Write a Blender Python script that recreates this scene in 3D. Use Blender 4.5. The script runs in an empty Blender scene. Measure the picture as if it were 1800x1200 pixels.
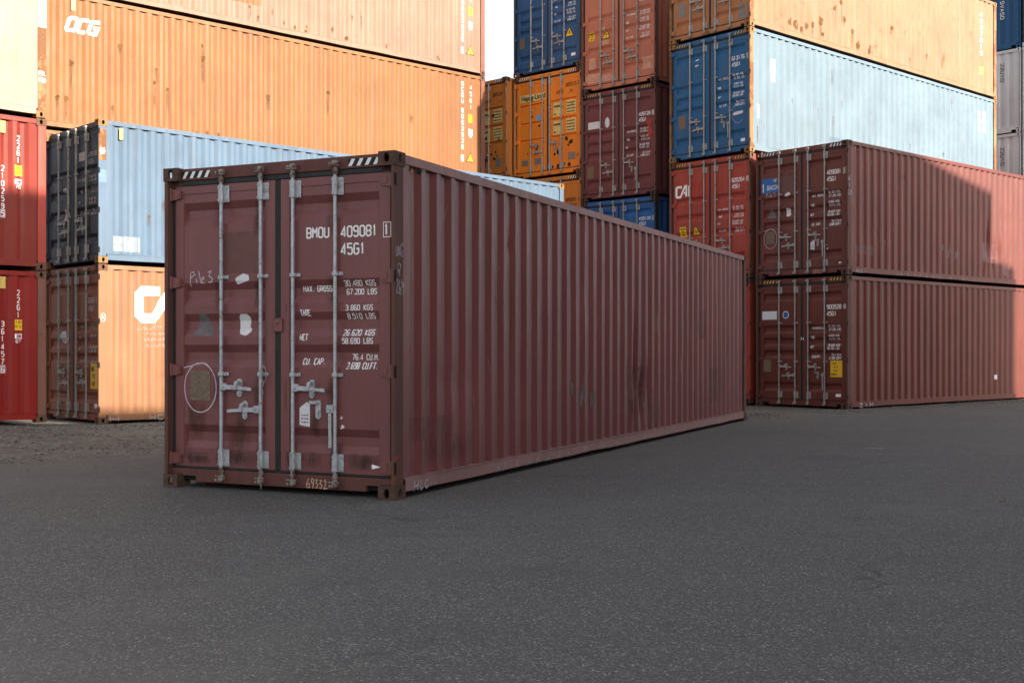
import bpy, math, random
from mathutils import Vector, Matrix, noise

# ------------------------------------------------------------------ camera, sky, sun, exposure
S = bpy.context.scene
COL = S.collection
RAD = math.radians
SUN_AZ, SUN_EL = 127.5, 25.0          # degrees: from +Y towards +X, above the horizon
cam = bpy.data.objects.new("camera", bpy.data.cameras.new("camera"))
COL.objects.link(cam)
cam.location = (0.0, 0.0, 1.25)
cam.rotation_euler = (RAD(90), 0, 0)
cam.data.sensor_width = 36.0
cam.data.lens = 36.0 * 2077.0 / 1800.0
cam.data.shift_y = 14.0 / 1800.0
cam.data.clip_end = 2000.0
S.camera = cam

world = bpy.data.worlds.new("World")
S.world = world
world.use_nodes = True
wn = world.node_tree.nodes
wl = world.node_tree.links
bg = wn["Background"]
sky = wn.new("ShaderNodeTexSky")
sky.sky_type = 'NISHITA'
sky.sun_disc = False
sky.sun_elevation = RAD(SUN_EL)
sky.sun_rotation = RAD(SUN_AZ)
sky.air_density = 1.0
sky.dust_density = 3.0
sky.ozone_density = 1.0
hsv = wn.new("ShaderNodeHueSaturation")
hsv.inputs["Saturation"].default_value = 0.28
wl.new(sky.outputs[0], hsv.inputs["Color"])
wl.new(hsv.outputs[0], bg.inputs["Color"])
bg.inputs["Strength"].default_value = 0.125

sd = bpy.data.lights.new("sun", 'SUN')
sd.energy = 5.0
sd.angle = RAD(0.53)
sd.color = (1.0, 0.87, 0.72)
sun = bpy.data.objects.new("sun", sd)
COL.objects.link(sun)
to_sun = Vector((math.sin(RAD(SUN_AZ)) * math.cos(RAD(SUN_EL)),
                 math.cos(RAD(SUN_AZ)) * math.cos(RAD(SUN_EL)), math.sin(RAD(SUN_EL))))
sun.rotation_euler = to_sun.to_track_quat('Z', 'Y').to_euler()
sun.location = to_sun * 60

S.view_settings.view_transform = 'Standard'
S.view_settings.look = 'None'
S.view_settings.exposure = 1.42
S.view_settings.gamma = 1.0
S.render.engine = 'CYCLES'
S.cycles.max_bounces = 6
S.cycles.diffuse_bounces = 4
S.cycles.use_denoising = True

# ------------------------------------------------------------------ materials
def new_mat(name):
    m = bpy.data.materials.new(name)
    m.use_nodes = True
    return m, m.node_tree.nodes, m.node_tree.links, m.node_tree.nodes["Principled BSDF"]

def pos_noise(N, L, scale, vec=(1, 1, 1), detail=4.0, rough=0.6, off=0.0):
    g = N.new("ShaderNodeNewGeometry")
    mp = N.new("ShaderNodeMapping")
    mp.inputs["Scale"].default_value = vec
    mp.inputs["Location"].default_value = (off, off * 1.7, off * 0.6)
    L.new(g.outputs["Position"], mp.inputs["Vector"])
    n = N.new("ShaderNodeTexNoise")
    n.inputs["Scale"].default_value = scale
    n.inputs["Detail"].default_value = detail
    n.inputs["Roughness"].default_value = rough
    L.new(mp.outputs[0], n.inputs["Vector"])
    return n.outputs["Fac"]

def ramp(N, L, src, lo, hi, a=0.0, b=1.0):
    r = N.new("ShaderNodeMapRange")
    r.inputs["From Min"].default_value = lo
    r.inputs["From Max"].default_value = hi
    r.inputs["To Min"].default_value = a
    r.inputs["To Max"].default_value = b
    L.new(src, r.inputs["Value"])
    return r.outputs[0]

def mixc(N, L, fac, a, b, mode='MIX'):
    m = N.new("ShaderNodeMix")
    m.data_type = 'RGBA'
    m.blend_type = mode
    if isinstance(fac, (int, float)):
        m.inputs[0].default_value = fac
    else:
        L.new(fac, m.inputs[0])
    for i, c in ((6, a), (7, b)):
        if isinstance(c, tuple):
            m.inputs[i].default_value = (c[0], c[1], c[2], 1)
        else:
            L.new(c, m.inputs[i])
    return m.outputs[2]

def mul(N, L, a, b):
    m = N.new("ShaderNodeMath")
    m.operation = 'MULTIPLY'
    for i, c in ((0, a), (1, b)):
        if isinstance(c, (int, float)):
            m.inputs[i].default_value = c
        else:
            L.new(c, m.inputs[i])
    return m.outputs[0]

def dim(c, k):
    return tuple(min(1.0, x * k) for x in c)

PAINTS = {}
def paint(name, col, rust=0.15, streak=0.25, chalk=0.0, rough=0.5, off=0.0, spots=0.0, bumpy=0.25, edge=0.0, spec=0.3):
    """weathered steel paint: blotchy fading, vertical run marks, rust blooms, chalky bleaching"""
    if name in PAINTS:
        return PAINTS[name]
    m, N, L, P = new_mat(name)
    fade = pos_noise(N, L, 0.9, detail=5, off=off)
    c = mixc(N, L, ramp(N, L, fade, 0.3, 0.7), dim(col, 0.86), dim(col, 1.12))
    run = pos_noise(N, L, 1.0, (7.0, 7.0, 0.28), detail=6, rough=0.7, off=off + 3)
    c = mixc(N, L, ramp(N, L, run, 0.50, 0.78, 0, streak), c, dim(col, 0.55))
    run2 = pos_noise(N, L, 1.0, (11.0, 11.0, 0.22), detail=6, rough=0.7, off=off + 11)
    lum = sum(col) / 3
    pale = tuple(min(0.85, x * 0.7 + lum * 0.5 + 0.04) for x in col)
    c = mixc(N, L, ramp(N, L, run2, 0.52, 0.80, 0, 0.25 + chalk), c, pale)
    # fine scuffs
    scuff = pos_noise(N, L, 9.0, (1.0, 1.0, 0.35), detail=8, rough=0.75, off=off + 5)
    c = mixc(N, L, ramp(N, L, scuff, 0.64, 0.70, 0, 0.35), c, pale)
    # rust: blooms, plus streaks below
    rb = pos_noise(N, L, 1.6, (1, 1, 0.7), detail=10, rough=0.78, off=off + 21)
    t = 0.70 - rust * 0.30
    rmask = ramp(N, L, rb, t, t + 0.04)
    fine = pos_noise(N, L, 22.0, detail=5, off=off + 2)
    rcol = mixc(N, L, fine, (0.055, 0.022, 0.010), (0.21, 0.085, 0.03))
    c = mixc(N, L, mul(N, L, rmask, 0.85), c, rcol)
    rs = pos_noise(N, L, 1.0, (5.5, 5.5, 0.5), detail=7, rough=0.75, off=off + 31)
    c = mixc(N, L, ramp(N, L, rs, 0.66 - rust * 0.12, 0.80, 0, min(0.8, 0.2 + rust * 1.1)), c, (0.19, 0.085, 0.035))
    if spots > 0:
        sp = pos_noise(N, L, 5.0, detail=3, off=off + 41)
        c = mixc(N, L, ramp(N, L, sp, 0.74 - spots * 0.1, 0.77 - spots * 0.1), c, (0.16, 0.075, 0.022))
    if edge > 0:
        bv = N.new("ShaderNodeBevel")
        bv.samples = 4
        bv.inputs["Radius"].default_value = 0.016
        gg = N.new("ShaderNodeNewGeometry")
        dt = N.new("ShaderNodeVectorMath")
        dt.operation = 'DOT_PRODUCT'
        L.new(bv.outputs[0], dt.inputs[0])
        L.new(gg.outputs["True Normal"], dt.inputs[1])
        em = mul(N, L, ramp(N, L, dt.outputs["Value"], 0.985, 0.90), ramp(N, L, scuff, 0.40, 0.56))
        c = mixc(N, L, mul(N, L, em, edge), c, rcol)
    L.new(c, P.inputs["Base Color"])
    P.inputs["Roughness"].default_value = rough
    L.new(ramp(N, L, scuff, 0.2, 0.8, rough - 0.12, rough + 0.22), P.inputs["Roughness"])
    P.inputs["Specular IOR Level"].default_value = spec
    b = N.new("ShaderNodeBump")
    b.inputs["Strength"].default_value = bumpy
    b.inputs["Distance"].default_value = 0.01
    h = mixc(N, L, 0.5, fine, pos_noise(N, L, 6.0, detail=3, off=off + 9))
    L.new(h, b.inputs["Height"])
    L.new(b.outputs[0], P.inputs["Normal"])
    PAINTS[name] = m
    return m

def simple(name, col, rough=0.6, metal=0.0, var=0.25, scale=14.0, col2=None, thr=None):
    if name in PAINTS:
        return PAINTS[name]
    m, N, L, P = new_mat(name)
    n = pos_noise(N, L, scale, detail=6, rough=0.65)
    c = mixc(N, L, ramp(N, L, n, 0.3, 0.7), dim(col, 1 - var), dim(col, 1 + var))
    if col2:
        n2 = pos_noise(N, L, scale * 0.55, detail=8, rough=0.75, off=7)
        lo = thr or 0.55
        c = mixc(N, L, ramp(N, L, n2, lo, lo + 0.06), c, col2)
    L.new(c, P.inputs["Base Color"])
    P.inputs["Roughness"].default_value = rough
    P.inputs["Metallic"].default_value = metal
    P.inputs["Specular IOR Level"].default_value = 0.3
    b = N.new("ShaderNodeBump")
    b.inputs["Strength"].default_value = 0.2
    b.inputs["Distance"].default_value = 0.004
    L.new(n, b.inputs["Height"])
    L.new(b.outputs[0], P.inputs["Normal"])
    PAINTS[name] = m
    return m

GALV = simple("galvanised_steel", (0.40, 0.425, 0.45), 0.45, 0.35, 0.24, 18, (0.21, 0.17, 0.14), 0.575)
OLDGALV = simple("weathered_galvanised_steel", (0.34, 0.33, 0.31), 0.55, 0.3, 0.2, 18, (0.17, 0.11, 0.075), 0.57)
RUSTGALV = simple("rusting_galvanised_steel", (0.26, 0.23, 0.21), 0.65, 0.2, 0.3, 25, (0.11, 0.06, 0.045), 0.5)
RUSTY = simple("rusted_casting_steel", (0.075, 0.042, 0.032), 0.8, 0.0, 0.4, 25, (0.13, 0.06, 0.035), 0.58)
RUBBER = simple("black_rubber", (0.02, 0.021, 0.022), 0.6, 0.0, 0.3, 12, (0.06, 0.05, 0.042), 0.62)
DARK = simple("recess_shade_black", (0.008, 0.008, 0.008), 0.9)  # near black: the shade inside slots and openings put into colour
WHITE = simple("white_lettering", (0.80, 0.80, 0.80), 0.6, 0, 0.05, 30, (0.45, 0.38, 0.36), 0.66)
DULL = simple("dull_white_lettering", (0.50, 0.47, 0.46), 0.7, 0, 0.15, 40, (0.2, 0.13, 0.12), 0.57)
CHALK = simple("chalk_marks", (0.50, 0.44, 0.50), 0.9, 0, 0.3, 60, (0.16, 0.09, 0.095), 0.56)
PALECHALK = simple("grey_chalk_marks", (0.42, 0.42, 0.46), 0.9, 0, 0.3, 60, (0.14, 0.08, 0.085), 0.54)
SANDCHALK = simple("tan_chalk_marks", (0.48, 0.32, 0.22), 0.9, 0, 0.3, 60, (0.16, 0.08, 0.07), 0.58)
BLACKINK = simple("black_print", (0.012, 0.012, 0.012), 0.6)
YELLOW = simple("yellow_sign_vinyl", (0.75, 0.45, 0.02), 0.5, 0, 0.08, 20)
PAPER = simple("torn_white_paper", (0.62, 0.62, 0.64), 0.8, 0, 0.12, 35)
GREYFILM = simple("grey_sticker_residue", (0.13, 0.115, 0.115), 0.6, 0, 0.3, 14)
PLATE = simple("tarnished_plate", (0.17, 0.120, 0.075), 0.6, 0.15, 0.45, 45, (0.09, 0.05, 0.03), 0.6)
OLDPLATE = simple("grey_data_plate", (0.19, 0.18, 0.16), 0.55, 0.2, 0.45, 60)
SKYBLUE = simple("blue_vinyl", (0.02, 0.12, 0.36), 0.5)
BRASS = simple("brass_plaque", (0.55, 0.40, 0.10), 0.5, 0.2)
SCRATCH = simple("scratched_paint", (0.27, 0.16, 0.16), 0.6)
REDSPRAY = simple("red_spray_paint", (0.42, 0.02, 0.02), 0.7)

# ------------------------------------------------------------------ mesh helpers
class MB:
    def __init__(self):
        self.v, self.f = [], []

    def add(self, vs, fs):
        o = len(self.v)
        self.v += [tuple(p) for p in vs]
        self.f += [tuple(i + o for i in f) for f in fs]

    def box(self, x0, x1, y0, y1, z0, z1, b=0.0):
        if b <= 0:
            v = [(x, y, z) for x in (x0, x1) for y in (y0, y1) for z in (z0, z1)]
            self.add(v, [(0, 1, 3, 2), (4, 6, 7, 5), (0, 4, 5, 1), (2, 3, 7, 6), (0, 2, 6, 4), (1, 5, 7, 3)])
            return
        lo, hi = (x0, y0, z0), (x1, y1, z1)
        v, idx = [], {}
        for sx in (0, 1):
            for sy in (0, 1):
                for sz in (0, 1):
                    s = (sx, sy, sz)
                    for ax in range(3):
                        p = []
                        for k in range(3):
                            e = lo[k] if s[k] == 0 else hi[k]
                            if k != ax:
                                e += b if s[k] == 0 else -b
                            p.append(e)
                        idx[(s, ax)] = len(v)
                        v.append(p)
        f = []
        for ax in range(3):
            a, c = (ax + 1) % 3, (ax + 2) % 3
            for s in (0, 1):
                q = []
                for (i, j) in ((0, 0), (1, 0), (1, 1), (0, 1)):
                    k = [0, 0, 0]
                    k[ax], k[a], k[c] = s, i, j
                    q.append(idx[(tuple(k), ax)])
                f.append(q if s else q[::-1])
            for i in (0, 1):
                for j in (0, 1):
                    k0, k1 = [0, 0, 0], [0, 0, 0]
                    k0[a], k0[c], k1[a], k1[c] = i, j, i, j
                    k1[ax] = 1
                    k0, k1 = tuple(k0), tuple(k1)
                    q = [idx[(k0, a)], idx[(k1, a)], idx[(k1, c)], idx[(k0, c)]]
                    f.append(q if (i == j) else q[::-1])
        for sx in (0, 1):
            for sy in (0, 1):
                for sz in (0, 1):
                    s = (sx, sy, sz)
                    q = [idx[(s, 0)], idx[(s, 1)], idx[(s, 2)]]
                    f.append(q if (sx + sy + sz) % 2 else q[::-1])
        self.add(v, f)

    def tube(self, p0, p1, r, n=10, r1=None):
        p0, p1 = Vector(p0), Vector(p1)
        d = (p1 - p0).normalized()
        u = d.orthogonal().normalized()
        w = d.cross(u)
        r1 = r if r1 is None else r1
        v = []
        for p, rr in ((p0, r), (p1, r1)):
            for i in range(n):
                a = 2 * math.pi * i / n
                v.append(p + rr * (math.cos(a) * u + math.sin(a) * w))
        f = [(i, (i + 1) % n, n + (i + 1) % n, n + i) for i in range(n)]
        f += [tuple(range(n - 1, -1, -1)), tuple(range(n, 2 * n))]
        self.add(v, f)

    def wire(self, pts, r, n=6):
        for a, b in zip(pts[:-1], pts[1:]):
            self.tube(a, b, r, n)

    def prism_x(self, poly, x0, x1):
        """polygon in (y, z), extruded from x0 (front) to x1 (back)"""
        n = len(poly)
        v = [(x0, y, z) for y, z in poly] + [(x1, y, z) for y, z in poly]
        f = [tuple(range(n)), tuple(range(2 * n - 1, n - 1, -1))]
        f += [(i, n + i, n + (i + 1) % n, (i + 1) % n) for i in range(n)]
        self.add(v, f)

    def grid(self, rows):
        n = len(rows[0])
        v = [p for r in rows for p in r]
        f = [(j * n + i, j * n + i + 1, (j + 1) * n + i + 1, (j + 1) * n + i)
             for j in range(len(rows) - 1) for i in range(n - 1)]
        self.add(v, f)

    def mesh(self, name, smooth=True, angle=20):
        me = bpy.data.meshes.new(name)
        me.from_pydata(self.v, [], self.f)
        me.materials.append(None)
        me.validate()
        if smooth and len(me.polygons):
            me.polygons.foreach_set("use_smooth", [True] * len(me.polygons))
            me.set_sharp_from_angle(angle=RAD(angle))
        me.update()
        return me

CACHE = {}
def cached(key, fn, **kw):
    if key not in CACHE:
        mb = MB()
        fn(mb)
        CACHE[key] = mb.mesh(str(key[0]), **kw)
    return CACHE[key]

def part(name, me, mat, parent, loc=None, label=None):
    if isinstance(me, MB):
        me = me.mesh(name)
    o = bpy.data.objects.new(name, me)
    COL.objects.link(o)
    o.parent = parent
    if loc:
        o.location = loc
    o.material_slots[0].link = 'OBJECT'
    o.material_slots[0].material = mat
    if label:
        o["label"] = label
    return o

def thing(name, label, cat, loc, rz=0.0, group=None):
    o = bpy.data.objects.new(name, None)
    o.empty_display_size = 0.3
    COL.objects.link(o)
    o.location = loc
    o.rotation_euler = (0, 0, rz)
    o["label"], o["category"] = label, cat
    if group:
        o["group"] = group
    return o

# ------------------------------------------------------------------ stroke lettering
GLYPH = {
    '0': "10 30 41 47 38 18 07 01 10", '1': "1,6.5 28 20", '2': "07 18 38 47 45 00 40",
    '3': "07 18 38 47 45 34 14;34 43 41 30 10 01", '4': "30 38 02 42",
    '5': "48 08 05 35 44 41 30 10 01", '6': "47 38 18 07 01 10 30 41 43 34 14 03", '7': "08 48 10",
    '8': "14 05 07 18 38 47 45 34 14 03 01 10 30 41 43 34", '9': "01 10 30 41 47 38 18 07 05 14 34 45",
    'A': "00 28 40;1,2.6 3,2.6", 'B': "00 08 38 47 45 34 04;34 43 41 30 00", 'C': "47 38 18 07 01 10 30 41",
    'D': "00 08 28 46 42 20 00", 'E': "48 08 00 40;04 34", 'F': "48 08 00;04 34",
    'G': "47 38 18 07 01 10 30 41 44 24", 'H': "00 08;40 48;04 44", 'I': "20 28", 'J': "48 41 30 10 01",
    'K': "00 08;48 04 40", 'L': "08 00 40", 'M': "00 08 24 48 40", 'N': "00 08 40 48",
    'O': "10 30 41 47 38 18 07 01 10", 'P': "00 08 38 47 45 34 04", 'Q': "10 30 41 47 38 18 07 01 10;22 40",
    'R': "00 08 38 47 45 34 04;24 40", 'S': "47 38 18 07 05 14 34 43 41 30 10 01", 'T': "08 48;28 20",
    'U': "08 01 10 30 41 48", 'V': "08 20 48", 'W': "08 10 24 30 48", 'X': "00 48;08 40",
    'Y': "08 24 48;24 20", 'Z': "08 48 00 40", '.': "20 2,0.9", '-': "04 44", '/': "00 48", "'": "28 26",
}
def parse(g):
    return [[tuple(float(v) for v in (t.split(',') if ',' in t else t)) for t in pl.split()] for pl in g.split(';')]
GL = {k: parse(v) for k, v in GLYPH.items()}

def ribbon(mb, pts, w, place, lift, step=0.02):
    closed = len(pts) > 2 and abs(pts[0][0] - pts[-1][0]) + abs(pts[0][1] - pts[-1][1]) < 1e-6
    if closed:
        pts = pts[:-1]
    n = len(pts)
    P = []
    segs = n if closed else n - 1
    for i in range(segs):
        a, b = pts[i], pts[(i + 1) % n]
        d = math.hypot(b[0] - a[0], b[1] - a[1])
        if d < 1e-7:
            continue
        k = max(1, int(d / step))
        for j in range(k):
            P.append((a[0] + (b[0] - a[0]) * j / k, a[1] + (b[1] - a[1]) * j / k))
    if not closed:
        P.append(pts[-1])
    m = len(P)
    if m < 2:
        return
    rows = []
    for i in range(m):
        a = P[i - 1] if (i > 0 or closed) else None
        c = P[(i + 1) % m] if (i < m - 1 or closed) else None
        b = P[i]
        def nrm(p, q):
            d = math.hypot(q[0] - p[0], q[1] - p[1]) or 1e-9
            return (-(q[1] - p[1]) / d, (q[0] - p[0]) / d)
        if a is None:
            nx, ny = nrm(b, c); s = 1; ext = (ny * -1, nx)
        elif c is None:
            nx, ny = nrm(a, b); s = 1
        else:
            n0, n1 = nrm(a, b), nrm(b, c)
            nx, ny = n0[0] + n1[0], n0[1] + n1[1]
            l = math.hypot(nx, ny) or 1e-9
            nx, ny = nx / l, ny / l
            s = min(1.7, 1 / max(0.35, nx * n0[0] + ny * n0[1]))
        h = w * 0.5 * s
        nc = max(1, int(w / 0.022))
        rows.append([place(b[0] + nx * h * (1 - 2 * t / nc), b[1] + ny * h * (1 - 2 * t / nc), lift) for t in range(nc + 1)])
    if closed:
        rows.append(rows[0])
    mb.grid(rows)

def write(mb, text, q0, v0, h, place, gw=None, adv=None, lw=None, skew=0.0, lift=0.0025):
    gw = gw or h * 0.42
    adv = adv or gw * 1.42
    lw = lw or h * 0.142
    q = q0
    k = 0
    for ch in text:
        if ch in GL:
            for pl in GL[ch]:
                pts = [(q + x / 4 * gw + skew * (y / 8 * h), v0 + lw / 2 + y / 8 * (h - lw)) for x, y in pl]
                if ch == '1' or ch == '.':
                    pts = [(p[0] - gw * 0.1, p[1]) for p in pts]
                ribbon(mb, pts, lw, place, lift + 0.0004 * (k % 3))
                k += 1
        q += adv if ch not in '.' else adv * 0.62
    return q

def fit(mb, text, q0, q1, v0, v1, place, lw=None, skew=0.0, lift=0.0025):
    """stretch one line of text to fill the rectangle"""
    h = v1 - v0
    n = sum(0.62 if c == '.' else 1.0 for c in text)
    adv = (q1 - q0) / (n - 0.3)
    write(mb, text, q0, v0, h, place, gw=adv * 0.7, adv=adv, lw=lw, skew=skew, lift=lift)

def stack_text(mb, text, q, vtop, h, gap, place, gw=None, lw=None):
    v = vtop
    for ch in text:
        write(mb, ch, q, v - h, h, place, gw=gw or h * 0.5, lw=lw)
        v -= h + gap
    return v

def sheet(mb, poly, place, lift=0.002, step=0.014, cols=1):
    """a film cut to a polygon that follows the surface below it"""
    v0, v1 = min(p[1] for p in poly), max(p[1] for p in poly)
    n = max(1, int((v1 - v0) / step))
    rows = []
    for i in range(n + 1):
        v = v0 + (v1 - v0) * i / n
        vv = min(max(v, v0 + 1e-6), v1 - 1e-6)
        xs = []
        for a, b in zip(poly, poly[1:] + poly[:1]):
            if (a[1] - vv) * (b[1] - vv) <= 0 and a[1] != b[1]:
                xs.append(a[0] + (b[0] - a[0]) * (vv - a[1]) / (b[1] - a[1]))
        if len(xs) < 2:
            continue
        lo, hi = min(xs), max(xs)
        rows.append([place(lo + (hi - lo) * j / cols, v, lift) for j in range(cols + 1)])
    mb.grid(rows)

def rect(q0, q1, v0, v1):
    return [(q0, v0), (q1, v0), (q1, v1), (q0, v1)]

def disc(q, v, a, b, n=20):
    return [(q + a * math.cos(2 * math.pi * i / n), v + b * math.sin(2 * math.pi * i / n)) for i in range(n)]

def font_mesh(text, size, width, place, q0, v0, shear=0.0, bold=0.0):
    """built-in font, flattened and laid on a surface"""
    cu = bpy.data.curves.new("lettering_curve", 'FONT')
    cu.body = text
    cu.size = 1.0
    cu.shear = shear
    cu.offset = bold
    cu.resolution_u = 3
    ob = bpy.data.objects.new("lettering_curve", cu)
    COL.objects.link(ob)
    bpy.context.view_layer.update()
    src = ob.evaluated_get(bpy.context.evaluated_depsgraph_get()).to_mesh()
    vs = [tuple(v.co) for v in src.vertices]
    fs = [tuple(p.vertices) for p in src.polygons]
    bpy.data.objects.remove(ob)
    x0, x1 = min(v[0] for v in vs), max(v[0] for v in vs)
    mb = MB()
    mb.add([place(q0 + (v[0] - x0) / (x1 - x0) * width, v0 + v[1] * size, 0.004) for v in vs], fs)
    return mb

# ------------------------------------------------------------------ the shipping container
W, HC, STD = 2.438, 2.896, 2.591
L40, L20 = 12.192, 6.058
XF = 0.070                         # door face set back from the corner castings
REC5 = [(2.578, 2.375), (1.853, 1.650), (1.573, 1.365), (1.293, 1.090), (0.573, 0.360)]
REC4 = [(2.03, 1.84), (1.62, 1.43), (1.20, 1.01), (0.62, 0.42)]
REC3 = [(2.00, 1.78), (1.10, 0.90), (0.52, 0.34)]
LINES = [(2.10, 2.03), (1.60, 1.53), (1.12, 1.05)]

def door_depth(z, rec, d=0.038):
    for hi, lo in rec:
        if lo < z < hi:
            s = min(0.068, (hi - lo) * 0.36)
            return d * min(1.0, (hi - z) / s, (z - lo) / s)
    return 0.0

PITCH, PROF = 0.278, ((0.0, 0.0), (0.072, 0.0), (0.140, 1.0), (0.210, 1.0), (0.278, 0.0))
def side_depth(x, z, Lc, seed, dents, flat):
    """depth of the corrugated side sheet behind the outer crest"""
    d = 0.0
    if not flat:
        t = (x - 0.20) % PITCH
        for (a, da), (b, db) in zip(PROF[:-1], PROF[1:]):
            if a <= t <= b:
                d = 0.036 * (da + (db - da) * (t - a) / (b - a))
                break
    n = noise.noise(Vector((x * 0.9 + seed * 13.1, z * 0.7, seed * 2.3)))
    n2 = noise.noise(Vector((x * 3.1 + seed * 7.7, z * 1.6, seed * 5.1 + 4)))
    d += 0.007 * max(0, n) + 0.0045 * max(0, n2)
    for dx, dz, sx, sz, a in dents:
        d += a * math.exp(-((x - dx) / sx) ** 2 - ((z - dz) / sz) ** 2)
    return d

SKIN = 0.012
def build_casting(mb, ex, ey, ez, H, Lc):
    """hollow corner casting with its holes; ex/ey/ez 0 or 1 pick the corner"""
    sx, sy, sz = 0.178, 0.162, 0.118
    tmp = MB()
    def holed(face, hw, hh, a0, a1, b0, b1, cx, cy, to3, nrm):
        n = 16
        ring, inner, deep = [], [], []
        for i in range(n):
            a = 2 * math.pi * i / n
            c, s = math.cos(a), math.sin(a)
            k = min(1 / max(abs(c), 1e-6), 1 / max(abs(s), 1e-6))
            pa = cx + (a1 - cx if c > 0 else cx - a0) * c * k
            pb = cy + (b1 - cy if s > 0 else cy - b0) * s * k
            ring.append(to3(pa, pb, 0))
            qa, qb = cx + hw * c, cy + hh * s
            if hh > hw:
                qb = cy + (hh - hw) * (1 if s > 0.3 else -1 if s < -0.3 else s / 0.3) + hw * s
            elif hw > hh:
                qa = cx + (hw - hh) * (1 if c > 0.3 else -1 if c < -0.3 else c / 0.3) + hh * c
            inner.append(to3(qa, qb, 0))
            deep.append(to3(qa, qb, 0.022))
        v = ring + inner + deep
        f = []
        for i in range(n):
            j = (i + 1) % n
            f.append((i, j, n + j, n + i))
            f.append((n + i, n + j, 2 * n + j, 2 * n + i))
        tmp.add(v, f)
    # end face x=0, outer side y=0, bottom z=0 : holes ; the others plain
    holed('e', 0.026, 0.040, 0, sy, 0, sz, sy * 0.5, sz * 0.46, lambda a, b, d: (d, a, b), 0)
    holed('s', 0.026, 0.038, 0, sx, 0, sz, sx * 0.52, sz * 0.46, lambda a, b, d: (a, d, b), 1)
    holed('b', 0.052, 0.030, 0, sx, 0, sy, sx * 0.52, sy * 0.5, lambda a, b, d: (a, b, d), 2)
    tmp.add([(sx, 0, 0), (sx, sy, 0), (sx, sy, sz), (sx, 0, sz)], [(0, 1, 2, 3)])
    tmp.add([(0, sy, 0), (sx, sy, 0), (sx, sy, sz), (0, sy, sz)], [(0, 1, 2, 3)])
    tmp.add([(0, 0, sz), (sx, 0, sz), (sx, sy, sz), (0, sy, sz)], [(0, 1, 2, 3)])
    v = []
    for x, y, z in tmp.v:
        v.append((Lc - x if ex else x, W - y if ey else y, H - z if ez else z))
    mb.add(v, tmp.f)

def build_side(mb, Lc, H, seed, dents, flat, far=False, rows=12):
    xs = [0.15]
    x = 0.20
    if flat:
        while x < Lc - 0.2:
            xs.append(x); x += 0.3
    else:
        while x + PITCH < Lc - 0.16:
            xs += [x + p for p, _ in PROF[:-1]]
            x += PITCH
        xs.append(x)
    xs.append(Lc - 0.15)
    z0, z1 = 0.15, H - 0.07
    zs = [z0 + (z1 - z0) * i / rows for i in range(rows + 1)]
    R = []
    for z in zs:
        r = []
        for x in xs:
            y = SKIN + side_depth(min(max(x, 0.20), Lc - 0.2), z, Lc, seed, dents, flat)
            r.append((x, W - y if far else y, z))
        R.append(r)
    mb.grid(R)

def build_end(mb, x, H, seed, out=-1):
    ys = [0.07]
    y = 0.16
    PR = ((0.0, 0), (0.11, 0), (0.155, 1), (0.265, 1), (0.31, 0))
    while y + 0.31 < W - 0.1:
        ys += [y + p for p, _ in PR[:-1]]
        y += 0.31
    ys += [y, W - 0.07]
    R = []
    for z in [0.15 + (H - 0.25) * i / 6 for i in range(7)]:
        r = []
        for yy in ys:
            t = (yy - 0.16) % 0.31
            d = 0
            if 0.16 < yy < y:
                for (a, da), (b, db) in zip(PR[:-1], PR[1:]):
                    if a <= t <= b + 1e-9:
                        d = 0.045 * (da + (db - da) * (t - a) / (b - a)); break
            d += 0.005 * noise.noise(Vector((yy * 2, z, seed)))
            r.append((x - out * (0.03 + d), yy, z))
        R.append(r)
    mb.grid(R)

def leaf_mesh(mb, ua, ub, H, rec):
    z0, z1 = 0.195, H - 0.165
    base = 0.006
    zs = {z0, z1, z0 + 0.10, z1 - 0.07, z0 + 0.105, z1 - 0.075}
    for hi, lo in rec:
        s = min(0.068, (hi - lo) * 0.36)
        zs |= {hi, lo, hi - s, lo + s}
    zs = sorted(z for z in zs if z0 <= z <= z1)
    cols = [(ua, 0), (ua + 0.105, 0), (ua + 0.109, 1), (ua + 0.118, 2), (ub - 0.103, 2), (ub - 0.094, 1), (ub - 0.09, 0), (ub, 0)]
    R = []
    for z in zs:
        inner = 1 if (z0 + 0.102 < z < z1 - 0.072) else 0
        d = door_depth(z, rec)
        r = []
        for u, k in cols:
            x = XF + (base * inner if k >= 1 else 0) + (d if k == 2 else 0)
            r.append((x, u, z))
        R.append(r)
    mb.grid(R)
    for u in (ua, ub):
        mb.add([(XF, u, z0), (XF + 0.05, u, z0), (XF + 0.05, u, z1), (XF, u, z1)], [(0, 1, 2, 3)])
    for z in (z0, z1):
        mb.add([(XF, ua, z), (XF, ub, z), (XF + 0.05, ub, z), (XF + 0.05, ua, z)], [(0, 1, 2, 3)])

def gasket_mesh(mb, ua, ub, H, right):
    x0, x1 = XF - 0.004, XF + 0.03
    mb.box(x0, x1, ua - 0.03, ub + 0.03, H - 0.163, H - 0.118, 0.006)
    mb.box(x0, x1, ua - 0.03, ub + 0.03, 0.172, 0.193, 0.005)
    z0, z1 = 0.194, H - 0.164
    if right:
        mb.box(x0 + 0.01, x1, ua - 0.038, ua - 0.002, z0, z1, 0.005)
        mb.box(x0, x1, ub + 0.002, ub + 0.029, z0, z1, 0.005)
    else:
        mb.box(x0 + 0.01, x1, ub + 0.002, ub + 0.038, z0, z1, 0.005)
        mb.box(x0, x1, ua - 0.029, ua - 0.002, z0, z1, 0.005)

def rod_mesh(mb, H):
    mb.tube((0.044, 0, 0.16), (0.044, 0, H - 0.13), 0.0165, 12)

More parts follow.
